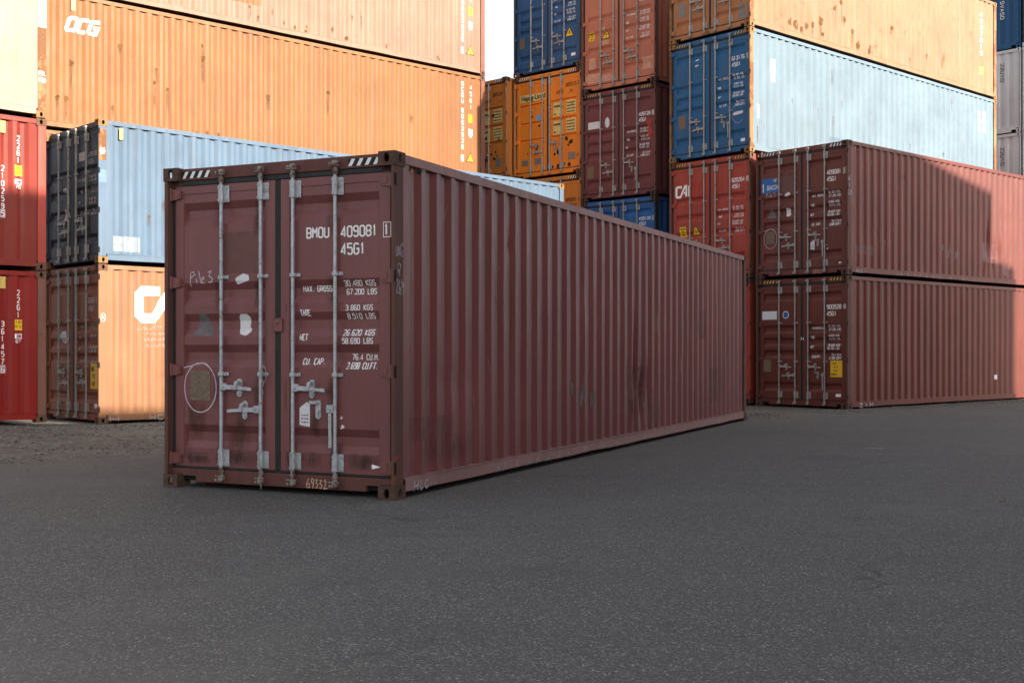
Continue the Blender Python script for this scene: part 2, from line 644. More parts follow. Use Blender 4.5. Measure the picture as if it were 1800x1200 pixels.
def cam_mesh(mb, H, top):
    z = H - 0.06 if top else 0.095
    s = -1 if top else 1
    mb.tube((0.044, 0, z + s * 0.10), (0.044, 0, z + s * 0.03), 0.021, 10)
    mb.tube((0.044, 0, z + s * 0.075), (0.044, 0, z + s * 0.062), 0.027, 10)
    mb.box(0.012, 0.062, -0.030, 0.018, z - 0.022, z + 0.020, 0.006)
    mb.box(0.000, 0.030, -0.045, -0.018, z - 0.012, z + 0.016, 0.005)
    mb.box(0.004, 0.030, 0.022, 0.046, z - 0.020, z + 0.004, 0.005)
    mb.box(0.010, 0.03, -0.052, 0.050, z + s * 0.026 - 0.006, z + s * 0.026 + 0.006, 0.003)

def bracket_mesh(mb):
    mb.box(0.020, 0.072, -0.024, 0.024, -0.082, 0.082, 0.010)
    mb.box(0.058, 0.0735, -0.072, -0.020, -0.076, 0.076, 0.005)
    for z in (-0.055, 0.055):
        mb.tube((0.049, -0.052, z), (0.062, -0.052, z), 0.011, 8)
        mb.tube((0.014, 0.012, z), (0.022, 0.012, z), 0.008, 8)

def guide_mesh(mb):
    mb.box(0.022, 0.072, -0.026, 0.026, -0.020, 0.020, 0.008)
    mb.box(0.058, 0.0735, -0.066, -0.022, -0.017, 0.017, 0.005)
    mb.tube((0.050, -0.05, 0), (0.062, -0.05, 0), 0.010, 8)

def handle_mesh(mb, sgn, drop=False):
    """lever on its rod at the origin; sgn +1 points towards larger y (viewer's left)"""
    if drop:
        mb.box(0.012, 0.060, 0.004, 0.075, -0.035, 0.035, 0.006)
        mb.tube((0.006, 0.040, 0), (0.014, 0.040, 0), 0.010, 8)
        mb.box(0.018, 0.030, 0.026, 0.056, -0.20, -0.035, 0.004)
        mb.box(0.012, 0.024, 0.020, 0.050, -0.33, -0.195, 0.004)
        return
    s = sgn
    a, b = sorted((0.000 * s, 0.062 * s))
    mb.box(0.014, 0.062, a, b, -0.034, 0.034, 0.006)
    mb.tube((0.006, 0.040 * s, 0), (0.016, 0.040 * s, 0), 0.011, 8)
    pts = [(0.060, 0.0), (0.18, -0.006), (0.30, -0.014), (0.345, -0.018)]
    for (u0, z0), (u1, z1) in zip(pts[:-1], pts[1:]):
        w0 = 0.021 if u0 < 0.17 else 0.015
        poly = [(u0 * s, z0 - w0), (u1 * s, z1 - w0 + 0.002), (u1 * s, z1 + w0 - 0.002), (u0 * s, z0 + w0)]
        mb.prism_x(poly, 0.018 - u0 * 0.01, 0.030 - u0 * 0.01)

def catch_mesh(mb, flipped=False):
    poly = [(0.026 * math.cos(a), (0.055 if math.sin(a) > 0 else -0.055) + 0.026 * math.sin(a)) for a in [i * math.pi / 8 for i in range(16)]]
    mb.prism_x(poly, 0.060, 0.077)
    for z in (-0.055, 0.055):
        mb.tube((0.046, 0, z), (0.061, 0, z), 0.011, 8)
    if flipped:
        mb.box(0.030, 0.044, 0.0, 0.075, 0.045, 0.075, 0.004)
        mb.box(0.040, 0.062, -0.014, 0.014, -0.035, -0.005, 0.003)
    else:
        mb.prism_x([(-0.018, 0.05), (0.012, 0.06), (0.030, 0.008), (0.004, -0.018)], 0.008, 0.018)
        mb.box(0.016, 0.062, -0.014, 0.014, 0.034, 0.062, 0.004)

def hinge_mesh(mb, left):
    def q(y):
        return W - y if left else y
    poly = [(q(0.046), -0.050), (q(0.046), 0.050), (q(0.094), 0.048), (q(0.160), 0.028), (q(0.164), -0.036), (q(0.10), -0.050)]
    if left:
        poly = poly[::-1]
    mb.prism_x(poly, XF - 0.024, XF + 0.004)
    mb.prism_x([(q(0.100), -0.026), (q(0.100), 0.036), (q(0.150), 0.016), (q(0.150), -0.024)], XF - 0.030, XF - 0.023)
    mb.tube((XF - 0.022, q(0.052), -0.058), (XF - 0.022, q(0.052), 0.058), 0.017, 10)

RODS = (0.612, 1.046, 1.386, 1.816)
HINGES = (2.66, 1.86, 1.066, 0.264)

def container(label, near, yaw, z, H, Lc, mat, door_mat=None, ends=('door', 'wall'), rec=REC5, seed=1, dents=(),
              flat=False, post_mat=None, cast_mat=None, rail_mat=None, rod_mat=None, full=True, handles='closed',
              group="shipping containers stacked around the yard", rods=RODS, sill_mat=None, stripes=None):
    """near = world (x, y) of the corner where the shown end meets the shown side; +x local runs along that side"""
    C = type('C', (), {})()
    door_mat = door_mat or mat
    post_mat = post_mat or mat
    rail_mat = rail_mat or mat
    cast_mat = cast_mat or RUSTY
    rod_mat = rod_mat or OLDGALV
    sill_mat = sill_mat or door_mat
    root = thing("shipping_container", label, "container", (near[0], near[1], z), RAD(90 - yaw), group)
    C.root, C.H, C.L, C.rec = root, H, Lc, rec
    hs = H / HC
    rec = tuple((a * hs, b * hs) for a, b in rec)
    C.hs = hs
    dents = tuple(dents)

    def on_door(q, v, lift):
        u = 0.042 - q * 1.0083
        d = door_depth(v, rec) if (0.198 < u < 1.092 or 1.363 < u < 2.255) else 0.0
        inner = 0.006 if (0.295 < v < H - 0.235 and (0.192 < u < 1.097 or 1.358 < u < 2.26)) else 0.0
        return (XF + inner + d - lift, u, v)
    def on_side(q, v, lift):
        return (q, SKIN + side_depth(q, v, Lc, seed, dents, flat) - lift - 0.001, v)
    C.on_door, C.on_side = on_door, on_side

    # frame
    C.cast = []
    for ex in (0, 1):
        for ey in (0, 1):
            for ez in (0, 1):
                if not full and (ey == 1):
                    continue
                me = cached(("corner_casting", ex, ey, ez, H, Lc), lambda mb: build_casting(mb, ex, ey, ez, H, Lc))
                C.cast.append(part("corner_casting", me, cast_mat, root))
    C.posts = {}
    for ex in (0, 1):
        for ey in (0, 1):
            def f(mb):
                x0, x1 = (0.005, 0.152) if ex == 0 else (Lc - 0.152, Lc - 0.005)
                y0, y1 = (0.004, 0.042) if ey == 0 else (W - 0.042, W - 0.004)
                mb.box(x0, x1, y0, y1, 0.116, H - 0.116, 0.007)
                xx = (0.085, 0.15) if ex == 0 else (Lc - 0.15, Lc - 0.085)
                yy = (0.042, 0.10) if ey == 0 else (W - 0.10, W - 0.042)
                mb.box(xx[0], xx[1], yy[0], yy[1], 0.118, H - 0.118, 0.004)
            C.posts[(ex, ey)] = part("corner_post", cached(("corner_post", ex, ey, H, Lc), f), post_mat, root)
    def wavy(mb, x0, x1, y0, y1, z0, z1, amp, sd, n=40):
        R = []
        for i in range(n + 1):
            x = x0 + (x1 - x0) * i / n
            w = amp * noise.noise(Vector((x * 1.3, sd, 0.3))) if 0 < i < n else 0
            w2 = amp * noise.noise(Vector((x * 1.1, sd, 7.3)))
            R.append([(x, y0 + w2, z0 + w), (x, y0 + w2, z1 + w * 0.4), (x, y1, z1 + w * 0.4), (x, y1, z0 + w), (x, y0 + w2, z0 + w)])
        mb.grid(R)
    for ey in (0, 1):
        s = (lambda y: y) if ey == 0 else (lambda y: W - y)
        def top(mb):
            a, b = sorted((s(0.005), s(0.065)))
            wavy(mb, 0.178, Lc - 0.178, a, b, H - 0.088, H - 0.012, 0.004, seed * 3.1 + ey)
        def bot(mb):
            a, b = sorted((s(0.007), s(0.055)))
            wavy(mb, 0.178, Lc - 0.178, a, b, 0.056, 0.160, 0.010, seed * 1.7 + ey + 9)
            a, b = sorted((s(0.003), s(0.05)))
            wavy(mb, 0.155, Lc - 0.155, a, b, 0.1605, 0.172, 0.003, seed * 2.7 + ey)
        part("top_rail", cached(("top_rail", ey, H, Lc, seed), top), rail_mat, root)
        r = part("bottom_rail", cached(("bottom_rail", ey, H, Lc, seed), bot), rail_mat, root)
        if ey == 0:
            C.bottom_rail = r
    C.side = part("side_panel", cached(("side_panel", H, Lc, seed, dents, flat),
                  lambda mb: build_side(mb, Lc, H, seed, dents, flat, rows=26 if dents else 12), angle=20), mat, root)
    part("side_panel", cached(("far_side_panel", H, Lc, flat), lambda mb: build_side(mb, Lc, H, 3, (), flat, True, 4)), mat, root)
    def roof(mb):
        R = []
        n = int(Lc / 0.15)
        for i in range(n + 1):
            x = 0.1 + (Lc - 0.2) * i / n
            zz = H - 0.014 - (0.018 if i % 2 else 0.0)
            R.append([(x, 0.066, zz), (x, W - 0.066, zz)])
        mb.grid(R)
    part("roof", cached(("roof", H, Lc), roof), rail_mat, root)
    part("floor", cached(("floor", Lc), lambda mb: mb.box(0.1, Lc - 0.1, 0.06, W - 0.06, 0.06, 0.14)), DARK, root)  # near-black floor box so the openings beside the sill read dark

    C.doors = {}
    for e in (0, 1):
        kind = ends[e]
        if kind == 'wall':
            xw = 0.0 if e == 0 else Lc
            o = -1 if e == 0 else 1
            C.end = part("end_wall", cached(("end_wall", e, H, Lc), lambda mb: build_end(mb, xw, H, 2, o)), mat, root)
            a, b = sorted((xw - o * 0.012, xw - o * 0.07))
            def hd(mb):
                mb.box(a, b, 0.163, W - 0.163, H - 0.11, H - 0.006, 0.005)
            def sl(mb):
                mb.box(a, b, 0.163, 0.342, 0.10, 0.20)
                mb.box(a, b, W - 0.342, W - 0.163, 0.10, 0.20)
                mb.box(a, b, 0.342, W - 0.342, 0.02, 0.20)
            part("end_header", cached(("end_header", e, H, Lc), hd), rail_mat, root)
            part("end_sill", cached(("end_sill", e, H, Lc), sl), rail_mat, root)
            continue
        # door end (always local x = 0)
        def head(mb):
            mb.box(0.064, 0.12, 0.163, W - 0.163, H - 0.114, H - 0.006, 0.005)
            mb.box(0.066, 0.10, 0.05, 0.162, H - 0.170, H - 0.119, 0.004)
            mb.box(0.066, 0.10, W - 0.162, W - 0.05, H - 0.170, H - 0.119, 0.004)
        C.header = part("door_header", cached(("door_header", H), head), sill_mat, root)
        def sill(mb):
            mb.box(0.062, 0.12, 0.318, W - 0.318, 0.052, 0.170, 0.005)
            mb.box(0.062, 0.12, 0.163, 0.3185, 0.104, 0.170, 0.004)
            mb.box(0.062, 0.12, W - 0.3185, W - 0.163, 0.104, 0.170, 0.004)
            mb.box(0.062, 0.1, 0.05, 0.1635, 0.119, 0.170, 0.004)
            mb.box(0.062, 0.1, W - 0.1635, W - 0.05, 0.119, 0.170, 0.004)
        C.sill = part("door_sill", cached(("door_sill",), sill), sill_mat, root)
        for side in ('right', 'left'):
            ua, ub = (0.085, 1.190) if side == 'right' else (1.250, W - 0.085)
            d = part("door", cached(("door", side, H, rec), lambda mb: leaf_mesh(mb, ua, ub, H, rec)), door_mat, root)
            C.doors[side] = d
            part("door_gasket", cached(("door_gasket", side, H), lambda mb: gasket_mesh(mb, ua, ub, H, side == 'right')), RUBBER, d)
            for h in HINGES:
                part("hinge", cached(("hinge", side), lambda mb: hinge_mesh(mb, side == 'left')), door_mat, d, (0, 0, h * hs))
            for k, u in enumerate(rods):
                if (u < 1.22) != (side == 'right'):
                    continue
                part("lock_rod", cached(("lock_rod", H), lambda mb: rod_mesh(mb, H)), rod_mat, d, (0, u, 0))
                part("rod_cam", cached(("rod_cam", H, 1), lambda mb: cam_mesh(mb, H, True)), RUSTGALV if rod_mat is GALV else rod_mat, d, (0, u, 0))
                part("rod_cam", cached(("rod_cam", H, 0), lambda mb: cam_mesh(mb, H, False)), RUSTGALV if rod_mat is GALV else rod_mat, d, (0, u, 0))
                for zz in (H - 0.258, 0.282):
                    part("rod_bracket", cached(("rod_bracket",), bracket_mesh), rod_mat, d, (0, u, zz))
                for zz in (1.893 * hs, 1.030 * hs):
                    part("rod_guide", cached(("rod_guide",), guide_mesh), rod_mat, d, (0, u, zz))
            HD = {'right': [(rods[1], 0.918, -1, False), (rods[0], 0.742, 1, handles == 'one_down')],
                  'left': [(rods[3], 0.918, -1, False), (rods[2], 0.722, 1, False)]}[side]
            for (u, zz, sg, drop) in HD:
                part("door_handle", cached(("door_handle", sg, drop), lambda mb: handle_mesh(mb, sg, drop)), rod_mat, d, (0, u, zz * hs))
                uc = u + (0.185 if sg > 0 else -0.185)
                part("handle_catch", cached(("handle_catch", drop), lambda mb: catch_mesh(mb, drop)), rod_mat, d, (0, uc + (0.0 if drop else 0), zz * hs - 0.008))
        for h in HINGES:
            part("hinge_pocket_shade", cached(("hinge_pocket_shade",), lambda mb: mb.box(-0.001, 0.030, 0.0015, 0.008, -0.05, 0.05)), DARK, C.posts[(0, 0)], (0, 0, h * hs))  # thin black plate stands in for the shaded slot
        if stripes:
            for u0 in (0.180, W - 0.482):
                hazard(C.header, u0, H, stripes)
    return C

def hazard(parent, u0, H, pair):
    ca, cb = pair
    def pl(q, v, lift):
        return (0.0635 - lift, -q, v)
    z0, z1 = H - 0.094, H - 0.034
    mb = MB()
    sheet(mb, rect(-u0 - 0.313, -u0, z0, z1), pl, 0.001, 0.05)
    part("hazard_strip", mb, cb, parent)
    mb = MB()
    for i in range(4):
        a = -u0 - 0.313 + i * 0.082
        sheet(mb, [(a, z0), (a + 0.036, z0), (a + 0.07, z1), (a + 0.034, z1)], pl, 0.002, 0.05)
    part("hazard_stripes", mb, ca, parent)

def film(C, where, name, poly, mat, lift=0.002, label=None, parent=None):
    pl = C.on_side if where == 'side' else C.on_door
    par = parent or (C.side if where == 'side' else C.doors['right'] if -max(p[0] for p in poly) < 1.2 else C.doors['left'])
    mb = MB()
    xs = [p[0] for p in poly]
    cols = max(1, int((max(xs) - min(xs)) / 0.034)) if where == 'side' else 1
    sheet(mb, poly, pl, lift, cols=cols)
    return part(name, mb, mat, par, label=label)

def ur(u0, u1, z0, z1):
    return rect(-u0, -u1, z0, z1) if u0 > u1 else rect(-u1, -u0, z0, z1)

def number_marks(C, number, check, code, mat=WHITE, box=True, dz=0.0, prefix=None):
    s = C.hs
    P = C.on_door
    def line(t, u0, u1, z0, z1):
        mb = MB()
        fit(mb, t, -u0, -u1, (z0 + dz) * s, (z1 + dz) * s, P)
        return part("lettering", mb, mat, C.doors['right'])
    if prefix:
        line(prefix, .870, .649, 2.205, 2.302)
    line(number, .523, .170, 2.201, 2.301)
    line(code, .523, .287, 2.052, 2.154)
    if check:
        line(check, .092, .058, 2.203, 2.300)
        if box:
            mb = MB()
            q = [(-0.106, 2.19), (-0.036, 2.19), (-0.036, 2.312), (-0.106, 2.312), (-0.106, 2.19)]
            ribbon(mb, [(a, (b + dz) * s) for a, b in q], 0.006, P, 0.003)
            part("lettering_box", mb, mat, C.doors['right'])

SPEC = [("MAX. GROSS", .928, .638, 1.747, 1.800), ("30.480 KGS", .506, .203, 1.787, 1.838), ("67.200 LBS", .489, .198, 1.715, 1.766),
        ("TARE", .940, .840, 1.537, 1.595), ("3.860 KGS", .478, .214, 1.580, 1.629), ("8.510 LBS", .472, .203, 1.508, 1.558),
        ("NET", .940, .864, 1.327, 1.385), ("26.620 KGS", .506, .203, 1.365, 1.420), ("58.690 LBS", .512, .214, 1.297, 1.349),
        ("CU. CAP.", .923, .707, 1.117, 1.176), ("76.4 CU.M.", .432, .175, 1.159, 1.212), ("2.698 CU.FT.", .472, .175, 1.082, 1.141)]
def spec_marks(C, rows=SPEC, mat=WHITE, dz=0.0, sz=1.0, lw=None):
    zc = 1.45
    for t, u0, u1, z0, z1 in rows:
        mb = MB()
        fit(mb, t, -u0, -u1, (zc + (z0 - zc) * sz + dz) * C.hs, (zc + (z1 - zc) * sz + dz) * C.hs, C.on_door, lw=lw)
        part("lettering", mb, mat, C.doors['right'])

def swap(rows, d):
    return [(d.get(t, t), a, b, c, e) for t, a, b, c, e in rows]

def caution(C, u, z, w, h, lines):
    f = film(C, 'door', "caution_sign", ur(u + w / 2, u - w / 2, z - h / 2, z + h / 2), YELLOW)
    mb = MB()
    n = len(lines)
    for i, t in enumerate(lines):
        lh = h * 0.82 / n * 0.68
        v0 = z + h * 0.44 - (i + 1) * h * 0.88 / n + (h * 0.88 / n - lh) / 2
        ww = w * 0.86 * min(1.0, max(0.35, len(t) / 8))
        fit(mb, t, -u - ww / 2, -u + ww / 2, v0, v0 + lh, C.on_door, lw=lh * .17, lift=0.005)
    part("lettering", mb, BLACKINK, f)

def triangle(C, u, z, s, where='door', x=0.0):
    c = -u if where == 'door' else x
    f = film(C, where, "warning_triangle", [(c - s * .56, z - s * .5), (c + s * .56, z - s * .5), (c + 0.001, z + s * .5), (c - 0.001, z + s * .5)], BLACKINK)
    k = 0.78
    zz = z - s * 0.03
    film(C, where, "warning_film", [(c - s * .56 * k, zz - s * .5 * k), (c + s * .56 * k, zz - s * .5 * k), (c + 0.001, zz + s * .5 * k), (c - 0.001, zz + s * .5 * k)], YELLOW, 0.004, parent=f)
    mb = MB()
    pl = C.on_door if where == 'door' else C.on_side
    ribbon(mb, [(c + s * .05, z + s * .10), (c - s * .05, z - s * .07), (c + s * .04, z - s * .09), (c - s * .02, z - s * .27)], s * 0.07, pl, 0.006)
    part("symbol", mb, BLACKINK, f)

def small_print(C, u0, u1, z0, z1, n, mat, parent=None):
    """rows of print too small to read"""
    mb = MB()
    rnd = random.Random(int(u0 * 997 + z0 * 313))
    for i in range(n):
        v = z1 - (i + 0.6) * (z1 - z0) / n
        q = -u0
        while q < -u1 - 0.01:
            w = rnd.uniform(0.012, 0.035)
            ribbon(mb, [(q, v), (min(q + w, -u1), v)], (z1 - z0) / n * 0.42, C.on_door, 0.005)
            q += w + 0.008
    part("small_print", mb, mat, parent or C.doors['right'])

def scribble(strokes, w, place, q0, v0, sc, lift=0.003, sx=1.0):
    mb = MB()
    for k, s in enumerate(strokes):
        ribbon(mb, [(q0 + a * sc * sx, v0 + b * sc) for a, b in s], w, place, lift + 0.0004 * (k % 4), step=0.012)
    return mb

def circle_pts(q, v, a, b, a0=0, a1=360, n=26, jit=0.0, seed=0):
    r = random.Random(seed)
    out = []
    for i in range(n + 1):
        t = RAD(a0 + (a1 - a0) * i / n)
        j = 1 + r.uniform(-jit, jit)
        out.append((q + a * j * math.cos(t), v + b * j * math.sin(t)))
    return out

# ------------------------------------------------------------------ paints
M_MAIN = paint("maroon_paint", (0.168, 0.054, 0.055), 0.04, 0.30, 0.0, 0.34, 0.0, edge=0.7, spec=0.45, bumpy=0.15)
M_POST = paint("scraped_maroon_paint", (0.105, 0.048, 0.042), 0.50, 0.6, 0.25, 0.7, 4.0, bumpy=0.6, edge=0.9)
M_SILL = paint("rusting_maroon_paint", (0.105, 0.04, 0.034), 0.34, 0.6, 0.10, 0.6, 6.0, edge=0.9)
M_RAIL = paint("dusty_maroon_paint", (0.25, 0.130, 0.130), 0.08, 0.4, 0.2, 0.5, 8.0, edge=0.9, spec=0.45)
M_TWO = paint("red_maroon_paint", (0.118, 0.031, 0.023), 0.10, 0.30, 0.05, 0.36, 12.0, spec=0.24, bumpy=0.15)
M_OLD = paint("worn_maroon_paint", (0.13, 0.037, 0.029), 0.10, 0.35, 0.05, 0.36, 17.0, spec=0.24, bumpy=0.15)
M_CAI = paint("brick_red_paint", (0.33, 0.048, 0.03), 0.05, 0.25, 0.1, 0.5, 23.0)
M_BLUEDOOR = paint("strong_blue_paint", (0.013, 0.1, 0.225), 0.14, 0.4, 0.05, 0.5, 29.0)  # shaded doors and sill; the lit side has its own lighter copy
M_SUNLITBLUE = paint("sunlit_faded_blue_paint", (0.112, 0.166, 0.208), 0.22, 0.10, 0.05, 0.6, 31.0)  # side of the blue doored container: fading plus sunlight put into colour
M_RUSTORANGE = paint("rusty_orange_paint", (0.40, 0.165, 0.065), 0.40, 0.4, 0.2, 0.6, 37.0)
M_PALEORANGE = paint("sunlit_faded_orange_paint", (0.235, 0.128, 0.07), 0.36, 0.2, 0.45, 0.6, 41.0)  # lit-side copy of the rusty orange, sunlight and fading in its tone
M_SALMON = paint("salmon_paint", (0.45, 0.150, 0.085), 0.10, 0.25, 0.2, 0.5, 43.0)
M_WINE = paint("wine_red_paint", (0.145, 0.042, 0.046), 0.06, 0.3, 0.05, 0.5, 47.0)
M_ROYAL = paint("royal_blue_paint", (0.018, 0.105, 0.3), 0.1, 0.35, 0.1, 0.5, 53.0)
M_DEEPBLUE = paint("deep_blue_paint", (0.022, 0.082, 0.19), 0.16, 0.5, 0.1, 0.5, 59.0)
M_BRIGHT = paint("bright_orange_paint", (0.74, 0.205, 0.015), 0.16, 0.3, 0.0, 0.5, 61.0, spots=0.2)
M_DIRTYOR = paint("dirty_orange_paint", (0.58, 0.185, 0.022), 0.30, 0.6, 0.05, 0.55, 67.0, spots=0.4)
M_OCG = paint("orange_brown_paint", (0.205, 0.086, 0.031), 0.06, 0.25, 0.35, 0.55, 71.0, spots=0.35)
M_PINK = paint("faded_salmon_paint", (0.215, 0.128, 0.09), 0.16, 0.15, 0.45, 0.6, 73.0, spots=0.2)
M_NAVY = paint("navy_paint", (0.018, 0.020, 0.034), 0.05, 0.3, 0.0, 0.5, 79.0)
M_GREYBLUE = paint("grey_blue_paint", (0.078, 0.126, 0.185), 0.12, 0.2, 0.35, 0.6, 83.0)  # lighter than its navy doors: fading plus sunlight put into the colour
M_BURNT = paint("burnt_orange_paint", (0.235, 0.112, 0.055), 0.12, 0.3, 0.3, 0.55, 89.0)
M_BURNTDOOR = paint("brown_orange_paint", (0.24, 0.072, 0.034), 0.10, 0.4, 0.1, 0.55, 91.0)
M_RED = paint("signal_red_paint", (0.175, 0.019, 0.01), 0.05, 0.3, 0.05, 0.45, 97.0)
M_RED2 = paint("crimson_paint", (0.21, 0.01, 0.006), 0.05, 0.3, 0.0, 0.45, 101.0)
M_CREAM = paint("cream_white_paint", (0.255, 0.22, 0.16), 0.05, 0.05, 0.1, 0.5, 103.0)
M_RUSTPOST = paint("rust_streaked_paint", (0.24, 0.135, 0.062), 0.75, 0.5, 0.4, 0.75, 107.0)
M_RUSTPOST2 = paint("flaking_brown_paint", (0.17, 0.075, 0.055), 0.5, 0.5, 0.25, 0.75, 109.0)
M_GREY = paint("pale_grey_paint", (0.56, 0.56, 0.55), 0.02, 0.15, 0.0, 0.5, 113.0)
M_GREYBLUE2 = paint("dark_blue_paint", (0.012, 0.070, 0.165), 0.03, 0.2, 0.0, 0.5, 117.0)
M_CHAR = paint("charcoal_paint", (0.03, 0.032, 0.036), 0.05, 0.2, 0.0, 0.5, 119.0)
M_PATCH = simple("darker_touch_up_paint", (0.136, 0.047, 0.049), 0.45)
M_PATCH2 = simple("fresh_red_paint", (0.34, 0.035, 0.025), 0.45)
M_GHOST = simple("bared_paint_ghost", (0.128, 0.056, 0.050), 0.5, 0, 0.12, 6)
def stain(name, col, strength, axis, thr=0.38):
    """dirt film that thins out towards its rim"""
    m, N, L, P = new_mat(name)
    tc = N.new("ShaderNodeTexCoord")
    sp = N.new("ShaderNodeSeparateXYZ")
    L.new(tc.outputs["Generated"], sp.inputs[0])
    def para(o):
        a = N.new("ShaderNodeMath"); a.operation = 'SUBTRACT'; a.inputs[0].default_value = 1.0
        L.new(o, a.inputs[1])
        return mul(N, L, mul(N, L, o, a.outputs[0]), 4.0)
    f = mul(N, L, para(sp.outputs[axis]), para(sp.outputs[2]))
    n = ramp(N, L, pos_noise(N, L, 9.0, (1, 1, 0.3), detail=7, rough=0.75, off=3), thr, thr + 0.3)
    P.inputs["Base Color"].default_value = (*col, 1)
    P.inputs["Roughness"].default_value = 0.8
    L.new(mul(N, L, mul(N, L, f, n), strength), P.inputs["Alpha"])
    return m
RUSTSTAIN_D = stain("rust_run_on_door", (0.085, 0.036, 0.018), 1.0, 1)
GRIME_D = stain("grime_on_door", (0.035, 0.022, 0.018), 0.9, 1)
GRIME_S = stain("grime_on_side", (0.050, 0.024, 0.022), 0.45, 0)
PALE_S = stain("pale_abrasion_on_side", (0.24, 0.13, 0.13), 0.6, 0, 0.5)
BLEACHED = simple("bleached_patch", (0.24, 0.27, 0.29), 0.7, 0, 0.25, 8, (0.15, 0.19, 0.22), 0.52)
CASTGOLD = simple("ochre_rust_casting", (0.22, 0.12, 0.045), 0.8, 0, 0.35, 20, (0.13, 0.06, 0.025), 0.55)
CASTBROWN = simple("brown_rust_casting", (0.11, 0.055, 0.035), 0.8, 0, 0.35, 20, (0.06, 0.035, 0.025), 0.55)
CASTGREY = simple("grey_painted_casting", (0.55, 0.54, 0.55), 0.6)
STRIPE_BW = (simple("white_reflective_stripe", (0.72, 0.72, 0.72), 0.4, 0, 0.08), BLACKINK)
STRIPE_BY = (simple("amber_reflective_stripe", (0.55, 0.34, 0.06), 0.5, 0, 0.15), BLACKINK)

# ------------------------------------------------------------------ layout helpers
F, CX = 2077.0, 900.0
def at(px, Y):
    return ((px - CX) / F * Y, Y)
def along(p, yaw, s, n):
    a = RAD(yaw)
    return (p[0] + s * math.sin(a) - n * math.cos(a), p[1] + s * math.cos(a) + n * math.sin(a))
GAP = 0.022

# ------------------------------------------------------------------ ground
def ground_z(x, y):
    a = RAD(48)
    s, n = x * math.sin(a) + y * math.cos(a), -x * math.cos(a) + y * math.sin(a)
    def st(t):
        t = min(1, max(0, t)); return t * t * (3 - 2 * t)
    z = -0.10 * st((n - 18.2) / 2.3) * st((s - 6.4) / 1.6) * st((30 - s) / 6)
    z -= 0.05 * st((n - 13.0) / 1.2) * st((s - 18.5) / 2)
    if y > 3 and n > 13.2:
        z += 0.012 * noise.noise(Vector((x * 1.1, y * 1.1, 0))) * st((n - 13.2) / 2)
    return z

